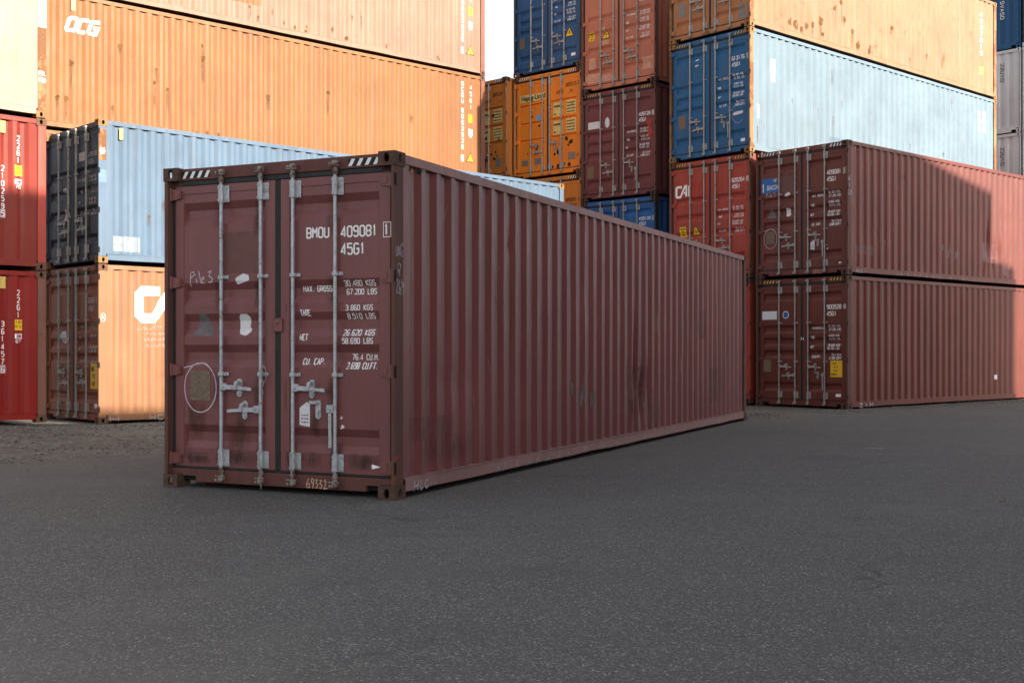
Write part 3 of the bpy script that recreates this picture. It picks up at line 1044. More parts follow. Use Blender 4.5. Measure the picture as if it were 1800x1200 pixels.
def make_ground():
    m, N, L, P = new_mat("asphalt_and_gravel")
    g = N.new("ShaderNodeNewGeometry")
    big = pos_noise(N, L, 0.22, detail=5, rough=0.6)
    mid = pos_noise(N, L, 2.6, detail=6, rough=0.7, off=3)
    fine = pos_noise(N, L, 75.0, detail=3, rough=0.7, off=9)
    vor = N.new("ShaderNodeTexVoronoi")
    vor.inputs["Scale"].default_value = 120.0
    L.new(g.outputs["Position"], vor.inputs["Vector"])
    sep = N.new("ShaderNodeSeparateColor")
    L.new(vor.outputs["Color"], sep.inputs[0])
    base = mixc(N, L, ramp(N, L, big, 0.3, 0.7), (0.080, 0.078, 0.073), (0.108, 0.105, 0.099))
    base = mixc(N, L, ramp(N, L, mid, 0.35, 0.75, 0, 0.5), base, (0.074, 0.072, 0.074))
    base = mixc(N, L, ramp(N, L, fine, 0.38, 0.62, 0, 0.8), base, (0.044, 0.042, 0.042))
    base = mixc(N, L, ramp(N, L, sep.outputs[0], 0.66, 0.92, 0, 0.75), base, (0.21, 0.20, 0.195))
    vor2 = N.new("ShaderNodeTexVoronoi")
    vor2.inputs["Scale"].default_value = 64.0
    L.new(g.outputs["Position"], vor2.inputs["Vector"])
    sep2 = N.new("ShaderNodeSeparateColor")
    L.new(vor2.outputs["Color"], sep2.inputs[0])
    hit = mul(N, L, ramp(N, L, sep2.outputs[1], 0.90, 0.93), ramp(N, L, vor2.outputs["Distance"], 0.42, 0.30))
    base = mixc(N, L, mul(N, L, hit, 0.9), base, (0.36, 0.35, 0.33))
    # tyre polish, drips and hairline cracks
    drag = pos_noise(N, L, 1.0, (0.35, 2.2, 1.0), detail=6, rough=0.65, off=17)
    base = mixc(N, L, ramp(N, L, drag, 0.50, 0.72, 0, 0.45), base, (0.066, 0.063, 0.062))
    oil = pos_noise(N, L, 0.9, detail=5, rough=0.6, off=23)
    base = mixc(N, L, ramp(N, L, oil, 0.66, 0.73, 0, 0.5), base, (0.050, 0.047, 0.046))
    pale = pos_noise(N, L, 0.35, detail=6, rough=0.7, off=29)
    base = mixc(N, L, ramp(N, L, pale, 0.52, 0.70, 0, 0.5), base, (0.135, 0.128, 0.120))
    wv = N.new("ShaderNodeVectorMath"); wv.operation = 'ADD'
    nz = N.new("ShaderNodeTexNoise"); nz.inputs["Scale"].default_value = 1.3; nz.inputs["Detail"].default_value = 6
    L.new(g.outputs["Position"], nz.inputs["Vector"])
    L.new(g.outputs["Position"], wv.inputs[0]); L.new(nz.outputs["Color"], wv.inputs[1])
    ck = N.new("ShaderNodeTexVoronoi"); ck.feature = 'DISTANCE_TO_EDGE'; ck.inputs["Scale"].default_value = 0.33
    L.new(wv.outputs[0], ck.inputs["Vector"])
    crack = mul(N, L, ramp(N, L, ck.outputs["Distance"], 0.0045, 0.0015), ramp(N, L, pos_noise(N, L, 0.8, detail=3, off=37), 0.48, 0.62))
    base = mixc(N, L, mul(N, L, crack, 0.6), base, (0.030, 0.028, 0.027))
    # gravel margin in front of the container rows
    sx = N.new("ShaderNodeSeparateXYZ")
    L.new(g.outputs["Position"], sx.inputs[0])
    a = RAD(48)
    nn = N.new("ShaderNodeMath"); nn.operation = 'ADD'
    L.new(mul(N, L, sx.outputs[0], -math.cos(a)), nn.inputs[0])
    L.new(mul(N, L, sx.outputs[1], math.sin(a)), nn.inputs[1])
    ad = N.new("ShaderNodeMath"); ad.operation = 'ADD'
    L.new(nn.outputs[0], ad.inputs[0])
    L.new(ramp(N, L, pos_noise(N, L, 0.55, detail=7, rough=0.7, off=5), 0.2, 0.8, -1.3, 1.3), ad.inputs[1])
    gm = ramp(N, L, ad.outputs[0], 12.3, 13.9)
    vor3 = N.new("ShaderNodeTexVoronoi")
    vor3.inputs["Scale"].default_value = 22.0
    L.new(g.outputs["Position"], vor3.inputs["Vector"])
    sep3 = N.new("ShaderNodeSeparateColor")
    L.new(vor3.outputs["Color"], sep3.inputs[0])
    grav = mixc(N, L, sep3.outputs[0], (0.050, 0.044, 0.038), (0.19, 0.175, 0.155))
    grav = mixc(N, L, ramp(N, L, mid, 0.4, 0.65, 0, 0.8), grav, (0.082, 0.066, 0.048))
    dust = ramp(N, L, ad.outputs[0], 10.4, 12.8, 0, 0.55)
    base = mixc(N, L, dust, base, (0.115, 0.102, 0.088))
    c = mixc(N, L, gm, base, grav)
    L.new(c, P.inputs["Base Color"])
    P.inputs["Roughness"].default_value = 0.82
    P.inputs["Specular IOR Level"].default_value = 0.35
    b = N.new("ShaderNodeBump")
    b.inputs["Strength"].default_value = 0.55
    b.inputs["Distance"].default_value = 0.012
    hgt = mixc(N, L, 0.5, fine, vor.outputs["Distance"])
    hgt = mixc(N, L, gm, hgt, vor3.outputs["Distance"])
    L.new(hgt, b.inputs["Height"])
    L.new(b.outputs[0], P.inputs["Normal"])
    xs = [-600, -200, -80, -40] + [-24 + i * 0.8 for i in range(66)] + [40, 80, 200, 600]
    ys = [-600, -200, -60, -20, -6] + [0 + i * 0.8 for i in range(60)] + [60, 100, 250, 700]
    mb = MB()
    mb.grid([[(x, y, ground_z(x, y)) for x in xs] for y in ys])
    me = mb.mesh("ground")
    o = bpy.data.objects.new("ground", me)
    COL.objects.link(o)
    me.materials[0] = m
    o["kind"] = "structure"
make_ground()

def make_gravel():
    rnd = random.Random(5)
    mb = MB()
    a = RAD(48)
    def xy(s, n):
        return (s * math.sin(a) - n * math.cos(a), s * math.cos(a) + n * math.sin(a))
    base = [(1, 0, 0), (0, 1, 0), (-1, 0, 0), (0, -1, 0), (0, 0, 1), (0.1, 0, -0.6)]
    tri = [(0, 1, 4), (1, 2, 4), (2, 3, 4), (3, 0, 4), (1, 0, 5), (2, 1, 5), (3, 2, 5), (0, 3, 5)]
    zones = [(13000, 1.5, 11.0, 13.2, 20.7, 0.010, 0.036), (6500, 16.0, 33.0, 12.6, 14.35, 0.009, 0.032),
             (1100, 1.0, 12.0, 11.2, 14.0, 0.006, 0.018), (900, 14.5, 30.0, 10.6, 12.8, 0.006, 0.016), (1500, -1.0, 17.0, 1.6, 12.0, 0.003, 0.008), (500, 4.6, 18.0, 7.0, 13.0, 0.003, 0.010)]
    for cnt, s0, s1, n0, n1, r0, r1 in zones:
        for _ in range(cnt):
            s = rnd.uniform(s0, s1)
            n = n0 + (n1 - n0) * (rnd.random() ** 0.7)
            x, y = xy(s, n)
            if noise.noise(Vector((x * 0.8, y * 0.8, 3))) < rnd.uniform(-0.5, 0.25):
                continue
            r = r0 + (r1 - r0) * rnd.random() ** 3
            th = rnd.uniform(0, 6.28)
            c, q = math.cos(th), math.sin(th)
            k = [rnd.uniform(0.6, 1.25) for _ in range(6)]
            z = ground_z(x, y)
            mb.add([(x + r * k[i] * (p[0] * c - p[1] * q), y + r * k[i] * (p[0] * q + p[1] * c), z + r * 0.55 * k[i] * p[2] + r * 0.15)
                    for i, p in enumerate(base)], tri)
    me = mb.mesh("gravel", smooth=False)
    m, N, L, P = new_mat("loose_stones")
    g = N.new("ShaderNodeNewGeometry")
    c = mixc(N, L, g.outputs["Random Per Island"], (0.050, 0.045, 0.040), (0.18, 0.168, 0.150))
    L.new(c, P.inputs["Base Color"])
    P.inputs["Roughness"].default_value = 0.9
    me.materials[0] = m
    o = bpy.data.objects.new("gravel", me)
    COL.objects.link(o)
    o["kind"] = "stuff"
    o["label"] = "loose grey stones and grit scattered over the yard, thickest along the container rows"
make_gravel()

# ------------------------------------------------------------------ chalk hands
PILE = [[(0, -.2), (.06, 1.0)], [(.02, .95), (.30, 1.02), (.38, .78), (.06, .5)], [(.52, .45), (.60, .0)], [(.48, .72), (.50, .76)],
        [(.72, 1.1), (.95, .0)], [(.98, .3), (1.18, .42), (1.14, .56), (1.0, .45), (1.02, .1), (1.28, .02)],
        [(1.52, .95), (1.80, 1.05), (1.62, .62), (1.90, .42), (1.84, .12), (1.56, .08)]]
HCC = [[(0, 0), (.10, 1.0)], [(.42, .02), (.48, 1.0)], [(.05, .48), (.46, .55)], [(.80, 1.0), (.66, .4), (.74, .06), (.98, .16)],
       [(1.52, .9), (1.30, .82), (1.20, .40), (1.32, .10), (1.62, .24)], [(1.92, .42), (1.95, .30)], [(2.34, .44), (2.38, .32)]]
NUM69 = [[(.30, 1.0), (.02, .5), (.06, .05), (.34, .10), (.32, .48), (.04, .40)], [(.78, .50), (.56, .62), (.60, .98), (.82, .94), (.80, .50), (.70, .0)],
         [(1.0, .85), (1.22, .92), (1.10, .55), (1.28, .40), (1.20, .08), (1.0, .12)], [(1.46, .88), (1.70, .86), (1.52, .52), (1.76, .40), (1.66, .05), (1.44, .10)],
         [(1.92, .70), (2.10, .92), (2.22, .70), (1.94, .02), (2.34, .10)]]
UNI = [[(0, 3.0), (.02, 2.45), (.22, 2.40), (.26, 3.0)], [(.36, 2.4), (.40, 3.05), (.62, 2.42), (.66, 3.1)], [(.86, 2.35), (.88, 2.8)], [(.84, 3.15), (.92, 3.25), (.98, 3.12), (.86, 3.05)],
       [(.30, 1.35), (.36, 2.0), (.72, 1.88), (.60, 1.55), (.30, 1.45)], [(.5, 1.5), (.56, 1.2)],
       [(.02, .85), (.22, .98), (.30, .75), (.04, .1), (.34, .2)], [(.52, .95), (.40, .62), (.58, .5), (.64, .12), (.44, .1), (.50, .55)], [(.70, .0), (.86, 1.0)],
       [(1.1, .85), (.94, .75), (1.02, .5), (1.14, .8), (1.08, .0)]]

def seal_wire(C, u, z0, z1, seed):
    r = random.Random(seed)
    mb = MB()
    pts = [(0.016, u + r.uniform(-.012, .02), z1 - (z1 - z0) * i / 9 ) for i in range(10)]
    mb.wire(pts, 0.0035, 5)
    loop = [(0.014, u - 0.01 + 0.030 * math.cos(t), z1 - 0.07 + 0.075 * math.sin(t)) for t in [i * math.pi / 7 for i in range(15)]]
    mb.wire(loop, 0.003, 5)
    part("seal_wire", mb, OLDGALV, C.doors['right'] if u < 1.2 else C.doors['left'])

def maroon_decals(C, beacon):
    """the marks of the maroon container numbered 409081"""
    number_marks(C, "409081", "1", "45G1", prefix=None if beacon else "BMOU")
    spec_marks(C)
    P = C.on_door
    film(C, 'door', "decal_ghost", ur(1.775, 1.395, 1.925, 2.295), M_GHOST, 0.0012)
    part("chalk_writing", scribble(PILE, 0.009, P, -2.13, 1.845, 0.105, sx=1.25), CHALK, C.doors['left'])
    film(C, 'door', "torn_sticker", [(-1.612, 1.828), (-1.475, 1.862), (-1.488, 1.915), (-1.54, 1.925), (-1.632, 1.885)], PAPER)
    film(C, 'door', "sticker_residue", [(-2.135, 1.372), (-1.875, 1.368), (-1.895, 1.43), (-1.955, 1.575), (-2.03, 1.575), (-2.07, 1.43)], GREYFILM)
    film(C, 'door', "torn_sticker", [(-1.60, 1.42), (-1.58, 1.378), (-1.52, 1.372), (-1.478, 1.40), (-1.470, 1.43), (-1.49, 1.445), (-1.478, 1.54), (-1.51, 1.565), (-1.575, 1.565), (-1.602, 1.53)], PAPER)
    pl = film(C, 'door', "data_plate", ur(2.125, 1.905, 0.792, 1.062), PLATE, 0.004)
    small_print(C, 2.105, 1.925, 0.81, 1.045, 11, GREYFILM, pl)
    mb = MB()
    ribbon(mb, circle_pts(-2.015, .905, .178, .222, 120, 470, 64, 0.008, 4), 0.010, P, 0.004)
    ribbon(mb, [(-2.20, 1.085), (-2.12, 1.10), (-2.06, 1.125)], 0.009, P, 0.0044)
    part("chalk_ring", mb, CHALK, C.doors['left'])
    tag = film(C, 'door', "paper_tag", [(-.945, .585), (-.840, .583), (-.838, .785), (-.870, .797), (-.945, .745)], PAPER, 0.004)
    small_print(C, .925, .855, .61, .70, 3, GREYFILM, tag)
    for q, v, r in ((-.520, .668, .016), (-.512, .590, .022), (-.545, .570, .012), (-.515, .345, .012)):
        film(C, 'door', "paper_scrap", [(q - r, v - r), (q + r * .8, v - r * .6), (q + r, v + r * .7), (q - r * .3, v + r)], PAPER)
    w = film(C, 'door', "maker_plate", [(-.225, .250), (-.215, .244), (-.138, .246), (-.131, .262), (-.14, .284), (-.215, .286)], WHITE, 0.004)
    def on_sill(q, v, lift):
        return (0.0615 - lift, -q, v)
    part("chalk_writing", scribble(NUM69, 0.009, on_sill, -.915, .055, 0.085, sx=1.08), SANDCHALK, C.sill)
    def on_post(q, v, lift):
        return (q, 0.004 - lift, v)
    part("chalk_writing", scribble(UNI, 0.007, on_post, 0.020, 1.70, 0.135, sx=0.82), PALECHALK, C.posts[(0, 0)])
    mb = MB()
    sheet(mb, rect(0.007, 0.060, 0.345, 0.362), on_post, 0.001)
    part("red_spray_mark", mb, REDSPRAY, C.posts[(0, 0)])
    def on_rail(q, v, lift):
        return (q, 0.0015 - lift, v)
    part("chalk_writing", scribble(HCC, 0.014, on_rail, 0.32, 0.045, 0.085, lift=0.002, sx=1.9), PALECHALK, C.bottom_rail)
    mb = MB()
    r = random.Random(3)
    for x in (1.95, 2.10, 2.40, 2.70, 2.92, 3.2, 3.5, 3.8, 4.3, 4.9, 5.4):
        ribbon(mb, [(x, .05), (x + .05, .13)], .007, on_rail, .002)
        ribbon(mb, [(x + .09, .05 + r.uniform(0, .02)), (x + .03, .10)], .007, on_rail, .0026)
    part("chalk_ticks", mb, PALECHALK, C.bottom_rail)
    # side wall: touch-up patches, scuffs, a red dot
    for x0, x1, z0, z1, m in ((5.95, 6.75, .55, 1.03, M_PATCH), (9.15, 9.62, 1.42, 1.86, M_PATCH), (9.75, 10.6, .42, .95, M_PATCH),
                              (.30, 1.05, .46, .66, M_PATCH), (7.0, 7.35, .26, .50, M_PATCH)):
        film(C, 'side', "touch_up_patch", rect(x0, x1, z0, z1), m, 0.0012)
    rr = random.Random(8)
    for x in (3.93, 4.02, 4.30, 4.34, 4.62, 4.66):
        z = rr.uniform(.62, .8)
        film(C, 'side', "black_scuff", [(x - .025, z - .08), (x + .03, z - .05), (x + .035, z + .05), (x - .01, z + .11)], GREYFILM, 0.002)
    film(C, 'side', "red_spray_mark", disc(.285, 1.235, .022, .03), REDSPRAY, 0.002)
    for i in range(34):
        x, z, h = rr.uniform(.6, 11.6), rr.uniform(.5, 2.5), rr.uniform(.03, .16)
        mb = MB()
        ribbon(mb, [(x, z), (x + rr.uniform(-.03, .03), z + h)], rr.uniform(.003, .009), C.on_side, .002)
        part("scratch", mb, SCRATCH, C.side)
    mb = MB()
    stack_text(mb, "1", 11.72, 1.93, .10, 0, C.on_side)
    for dz in (2.35, 2.05):
        ribbon(mb, [(11.72, dz), (11.72, dz + .12)], .02, C.on_side, .003)
    part("lettering", mb, DULL, C.side)
    def side_stripe(q, v, lift):
        return (q, 0.0045 - lift, v)
    if beacon:
        f = film(C, 'door', "logo_decal", ur(2.25, 1.82, 1.955, 2.285), SKYBLUE, 0.003)
        mb = MB()
        sheet(mb, [(-2.05, 2.225), (-1.85, 2.19), (-1.85, 2.265)], P, 0.0045)
        part("beam", mb, BRASS, f)
        def flat(q, v, lift):
            return (XF - 0.012, -q, v)
        fm = font_mesh("BEACON", 0.150, 0.315, lambda q, v, l: (XF + 0.006 - 0.008, -q, v), -2.165, 2.02)
        part("lettering", fm, WHITE, f)
        mb = MB()
        ribbon(mb, [(-2.205, 1.98), (-2.205, 2.17)], .03, P, .006)
        ribbon(mb, [(-2.235, 2.13), (-2.175, 2.13)], .018, P, .0065)
        part("lighthouse", mb, WHITE, f)
    # torn hazard tape below the top rail
    mb, mb2 = MB(), MB()
    for i, x in enumerate((.24, .33, .42)):
        h = C.H - .088
        poly = [(x, h - .055), (x + .04, h - .058), (x + .075, h - .004), (x + .03, h - .002)]
        sheet(mb if i != 1 else mb2, poly, C.on_side, .002, cols=3)
    part("hazard_tape", mb, BLACKINK, C.side)
    part("hazard_tape", mb2, STRIPE_BY[0], C.side)

# ------------------------------------------------------------------ the near maroon container
DENTS = ((6.22, 1.02, .09, .50, .045), (6.50, .66, .15, .28, .055), (6.02, .55, .10, .2, -.022), (6.75, .80, .07, .22, .035), (1.0, .93, .55, .045, .016),
         (7.2, 1.62, .06, .10, .02), (2.35, 2.30, .07, .05, .018), (8.3, 1.05, .10, .09, .016), (.42, .35, .07, .05, -.014), (10.9, 1.2, .2, .06, .012),
         (9.6, 2.35, .08, .12, .012), (4.4, 1.9, .06, .2, .008))
near = container("maroon container standing alone in front on the asphalt, chalked Pile 3 on its door", (-0.968, 9.76), 24.75, 0.0, HC, L40, M_MAIN,
                 post_mat=M_POST, cast_mat=RUSTY, rod_mat=GALV, sill_mat=M_SILL, rail_mat=M_RAIL, seed=11, dents=DENTS, handles='one_down', stripes=STRIPE_BW, group=None)
maroon_decals(near, False)
sr = random.Random(77)
for u, z, w, h in ((2.08, .62, .16, .42), (1.99, .66, .08, .30), (1.80, .36, .10, .22), (1.36, .36, .12, .25), (1.03, .34, .12, .28), (.58, .34, .14, .25), (2.2, .30, .2, .22), (1.60, .50, .3, .4),
                   (.80, .62, .12, .3), (.9, .30, .4, .16), (.30, .30, .35, .16), (1.60, .28, .4, .14), (2.0, .27, .45, .12)):
    film(near, 'door', "grime", ur(u + w / 2, u - w / 2, z - h / 2, z + h / 2), GRIME_D if z < .4 else RUSTSTAIN_D, 0.0016)
for u, z in ((.60, 1.86), (1.03, 1.86), (1.37, 1.86), (1.80, 1.86), (.60, 1.0), (1.03, 1.0), (1.37, 1.0), (1.80, 1.0), (.60, 2.54), (1.03, 2.54), (1.37, 2.54), (1.80, 2.54)):
    w, h = sr.uniform(.10, .16), sr.uniform(.18, .34)
    film(near, 'door', "rust_run", ur(u + w / 2 + .02, u - w / 2 + .02, z - h, z + .03), RUSTSTAIN_D, 0.0018)
for x, z, w, h, m in ((6.3, .75, .9, .9, GRIME_S), (6.8, .5, .6, .6, GRIME_S), (1.0, .36, 1.2, .25, GRIME_S), (6.25, 1.15, .35, .7, PALE_S), (6.5, .8, .25, .6, PALE_S), (2.0, 1.9, .25, .9, PALE_S),
                      (3.2, 1.6, .3, .9, PALE_S), (8.6, 1.5, .4, 1.2, PALE_S), (4.9, 1.9, .25, 1.1, PALE_S)):
    film(near, 'side', "grime" if m is GRIME_S else "abrasion", rect(x - w / 2, x + w / 2, z - h / 2, z + h / 2), m, 0.0018)
seal_wire(near, 1.372, 0.03, 0.36, 1)
seal_wire(near, 1.030, 0.10, 0.36, 2)
seal_wire(near, 1.345, 0.86, 1.10, 3)
def tie_plate():
    mb = MB()
    mb.box(XF - 0.022, XF - 0.005, 1.165, 1.262, 1.40, 1.525, 0.010)
    mb.box(XF - 0.030, XF - 0.020, 1.195, 1.235, 1.47, 1.50, 0.004)
    return mb
part("lock_box", tie_plate(), M_MAIN, near.doors['left'])

# ------------------------------------------------------------------ right-hand row, front stack of two
pM = at(1490, 25.4)
g = None
m2 = container("maroon container on the ground at right, white sticker and yellow caution sign on its door", pM, 49, -0.05, HC, L40, M_TWO,
               post_mat=M_POST, seed=12, handles='one_down', stripes=(STRIPE_BY[0], BLACKINK))
number_marks(m2, "900928", "0", "45G1", box=False, dz=-.02)
spec_marks(m2, swap(SPEC, {"MAX. GROSS": "MAXGROSS", "CU. CAP.": "CUCAP.", "3.860 KGS": "3.820 KGS", "8.510 LBS": "8.420 LBS", "26.620 KGS": "26.660 KGS", "58.690 LBS": "58.780 LBS", "2.698 CU.FT.": "2.700 CUFT"}), sz=1.0)
caution(m2, .285, .88, .30, .36, ["CAUTION", "9'6", "HIGH", "CONTAINER"])
film(m2, 'door', "white_sticker", ur(2.24, 1.84, 1.98, 2.17), PAPER)
r0 = film(m2, 'door', "round_sticker", disc(-1.60, 2.08, .085, .09), PAPER)
film(m2, 'door', "round_emblem", disc(-1.60, 2.08, .066, .07), SKYBLUE, .004, parent=r0)
film(m2, 'door', "data_plate", ur(2.20, 2.0, .79, 1.06), PLATE, .004)
film(m2, 'door', "maker_plate", ur(.30, .17, .27, .335), WHITE, .003)
mb = MB()
fit(mb, "H", -1.225, -1.165, 1.50, 1.58, lambda q, v, l: (XF - 0.02, -q, v))
part("lettering", mb, WHITE, m2.doors['left'])
def rail_of(C):
    return lambda q, v, lift: (q, 0.0012 - lift, v)
mb = MB()
write(mb, "ZIM", .46, .035, .10, rail_of(m2), gw=.11, adv=.20, lw=.022)
part("chalk_writing", mb, PALECHALK, m2.bottom_rail)
film(m2, 'side', "white_sticker", rect(6.55, 6.65, .55, .66), PAPER)
m1 = container("maroon container with blue lighthouse logo on its door, upper of the two at right", pM, 49, -0.05 + HC + GAP, HC, L40, M_OLD,
               post_mat=M_POST, seed=11, dents=DENTS, handles='one_down', stripes=STRIPE_BW)
maroon_decals(m1, True)

# ------------------------------------------------------------------ second stack of the right-hand row
pB = along(pM, 49, 0.0, 2.60)
b1 = container("brick red container at the bottom of the stack, mostly hidden behind the near maroon one", pB, 48, 0, HC, L40, M_CAI, seed=2, rec=REC4, full=True)
b2 = container("brick red container with white CAI logo under the blue one", pB, 48, HC + GAP, HC, L40, M_CAI, seed=2, rec=REC4,
               post_mat=M_RUSTPOST2, cast_mat=CASTBROWN, stripes=(STRIPE_BY[0], BLACKINK))
number_marks(b2, "820264", "0", "45G1", dz=.06)
spec_marks(b2, swap(SPEC, {"MAX. GROSS": "MAX GROSS", "CU. CAP.": "CU CAP"}), dz=-.06, sz=.8)
film(b2, 'door', "touch_up_patch", ur(1.775, 1.40, 1.95, 2.40), M_PATCH2, .0015)
caution(b2, 2.00, 1.20, .20, .25, ["CAUTION", "9'6", "HIGH"])
triangle(b2, 1.60, 1.22, .25)
triangle(b2, 1.60, .72, .25)
def thick_logo(C, strokes, lw, place, q0, v0, sc, mat, parent, skew=.0, sx=1.0):
    mb = MB()
    for k, s in enumerate(strokes):
        ribbon(mb, [(q0 + (a * sx + b * skew) * sc, v0 + b * sc) for a, b in s], lw, place, .004 + .0005 * (k % 3), step=.015)
    part("logo", mb, mat, parent)
CAI = [[(.62, .78), (.62, .92), (.12, .92), (.0, .80), (.0, .12), (.12, .0), (.50, .0), (.62, .12), (1.15, .95), (1.32, .95), (1.32, .0)],
       [(1.0, .32), (1.32, .32)], [(1.68, .0), (1.68, .95)]]
OCG = [[(.08, .0), (.62, .0), (.72, .1), (.72, .9), (.62, 1.0), (.1, 1.0), (.0, .9), (.0, .1), (.08, .0)],
       [(1.62, 1.0), (1.05, 1.0), (.95, .9), (.95, .1), (1.05, .0), (1.62, .0)],
       [(2.55, 1.0), (1.98, 1.0), (1.88, .9), (1.88, .1), (1.98, .0), (2.55, .0), (2.55, .5), (2.2, .5)]]
thick_logo(b2, CAI, .055, b2.on_door, -2.20, 2.06, .27, WHITE, b2.doors['left'], sx=.86)
b3 = container("blue doored container with faded side painted sunlit pale, above the CAI one", pB, 48, 2 * (HC + GAP), HC, L40, M_SUNLITBLUE, M_BLUEDOOR, seed=3,
               post_mat=M_RUSTPOST, cast_mat=CASTGOLD, rail_mat=M_SUNLITBLUE, sill_mat=M_BLUEDOOR, stripes=STRIPE_BY, handles='one_down')
number_marks(b3, "613176", "1", "45G1")
spec_marks(b3, swap(SPEC, {"MAX. GROSS": "MAX GROSS", "CU. CAP.": "CU CAP"}), dz=.05)
film(b3, 'door', "data_plate", ur(2.13, 1.92, .80, 1.13), PLATE, .004)
film(b3, 'door', "white_sticker", [(-.50, .94), (-.46, .91), (-.22, .93), (-.20, .97), (-.24, 1.0), (-.47, .985)], PAPER)
film(b3, 'door', "maker_plate", ur(.27, .15, .27, .345), WHITE, .003)
mb = MB()
ribbon(mb, circle_pts(-.35, .955, .17, .24, 60, 320, 24, .02, 5), .008, b3.on_door, .004)
part("chalk_ring", mb, CHALK, b3.doors['right'])
for v in (2.25, 2.39):
    film(b3, 'door', "torn_sticker", [(-1.62, v), (-1.52, v + .01), (-1.53, v + .05), (-1.62, v + .04)], PAPER)
for x0, x1, z0, z1, m in ((.80, 1.02, 1.75, 2.3, BLEACHED), (3.3, 4.0, .25, .75, M_GREYBLUE), (.28, .42, .8, 1.15, BLEACHED), (11.0, 11.55, .25, .5, STRIPE_BY[0])):
    film(b3, 'side', "peeling_patch", rect(x0, x1, z0, z1), m, .0015)
for i in range(3):
    for j in range(2):
        film(b3, 'side', "white_sticker", rect(11.05 + j * .3, 11.25 + j * .3, 1.85 + i * .22, 2.0 + i * .22), WHITE, .002)
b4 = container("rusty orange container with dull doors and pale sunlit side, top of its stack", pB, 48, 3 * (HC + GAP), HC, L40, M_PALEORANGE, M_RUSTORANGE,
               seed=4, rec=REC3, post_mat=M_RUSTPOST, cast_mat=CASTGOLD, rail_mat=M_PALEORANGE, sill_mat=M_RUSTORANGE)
film(b4, 'door', "data_plate", ur(2.14, 1.93, .62, .98), OLDPLATE, .004)
film(b4, 'door', "grey_repair_patch", ur(.34, .07, .22, .58), OLDPLATE, .003)
mb = MB()
stack_text(mb, "4037815", 11.25, 2.45, .13, .06, b4.on_side)
part("lettering", mb, WHITE, b4.side)
film(b4, 'side', "yellow_sign", rect(11.2, 11.45, .62, .85), STRIPE_BY[0], .002)

# ------------------------------------------------------------------ third stack, set back
YC = 42
pC = at(1152, 30.3)
zc = STD + GAP
c1 = container("blue container hidden at the bottom of the stack with the wine red one", pC, YC, 0, STD, L40, M_ROYAL, seed=2)
c2 = container("royal blue container numbered 459139 under the wine red one", pC, YC, zc, STD, L40, M_ROYAL, seed=2, post_mat=M_CHAR)
number_marks(c2, "459139", "1", "45G1", dz=.02)
c3 = container("wine red container with white rectangle and oval stickers, between blue and salmon ones", pC, YC, 2 * zc, HC, L40, M_WINE, seed=1,
               post_mat=M_RUSTPOST2, stripes=STRIPE_BY, handles='one_down')
number_marks(c3, "409728", "8", "45G1", dz=-.12)
spec_marks(c3, swap(SPEC, {"MAX. GROSS": "MAX.GROSS", "CU. CAP.": "CU.CAP"}), dz=-.05)
film(c3, 'door', "white_sticker", ur(2.19, 1.80, 1.93, 2.12), PAPER)
film(c3, 'door', "oval_sticker", disc(-1.55, 2.05, .075, .14), PAPER)
film(c3, 'door', "data_plate", ur(2.22, 2.0, .62, .93), PLATE, .004)
film(c3, 'door', "touch_up_patch", ur(.26, .10, 1.5, 1.98), M_PATCH2, .0015)
c4 = container("salmon container with yellow triangle and peach repair patches, above the wine red one", pC, YC, 2 * zc + HC + GAP, HC, L40, M_SALMON,
               seed=2, rec=REC4, post_mat=M_RUSTPOST2, stripes=STRIPE_BY)
number_marks(c4, "403261", "5", "45G1", dz=.1)
spec_marks(c4, swap(SPEC, {"MAX. GROSS": "MAX.GROSS", "CU. CAP.": "CU CAP"}), dz=.1, sz=.95)
caution(c4, 2.08, 1.50, .19, .24, ["CAUTION", "9'6", "HIGH"])
triangle(c4, 1.60, 1.50, .27)
PEACH = simple("peach_primer", (0.52, 0.27, 0.18), .6)
for u0, u1, z0, z1 in ((1.74, 1.50, 1.22, 1.33), (1.72, 1.62, 1.58, 1.70), (2.16, 1.94, .62, .92), (2.26, 1.80, .24, .50), (1.74, 1.40, .24, .42), (.42, .08, .36, .68)):
    film(c4, 'door', "primer_patch", ur(u0, u1, z0, z1), PEACH, .0015)

# ------------------------------------------------------------------ fourth stack, bright orange
pD = along(pC, YC, 0.0, 2.458)
RD = (0.72, 1.14, 1.40, 1.83)
BASE = 0.20
CONCRETE = simple("grey_concrete", (0.30, 0.29, 0.27), .85)
def sleepers(p):
    for s_ in (0.1, L40 - 0.4):
        q = along(p, YC, s_, 0.0)
        mb = MB()
        mb.box(0, 0.3, 0.0, W, 0, BASE - .001, 0.015)
        o = bpy.data.objects.new("concrete_sleeper", mb.mesh("concrete_sleeper"))
        COL.objects.link(o)
        o.location = (q[0], q[1], 0)
        o.rotation_euler = (0, 0, RAD(90 - YC))
        o.data.materials[0] = CONCRETE
        o["label"] = "grey concrete sleeper hidden under the orange stacks"
        o["category"] = "concrete sleeper"
        o["group"] = "concrete sleepers under the orange stacks"
sleepers(pD)
d1 = container("orange container hidden at the bottom of the bright orange stack", pD, YC, BASE, HC, L40, M_DIRTYOR, seed=2, rec=LINES)
d2 = container("dirty orange container numbered 885805, peeping out under the Hapag-Lloyd one", pD, YC, BASE + HC + GAP, HC, L40, M_DIRTYOR, seed=2, rec=LINES,
               post_mat=M_RUSTORANGE, cast_mat=CASTBROWN, rods=RD, stripes=STRIPE_BW)
number_marks(d2, "885805", "3", "45G1", mat=BLACKINK, box=False, dz=-.03)
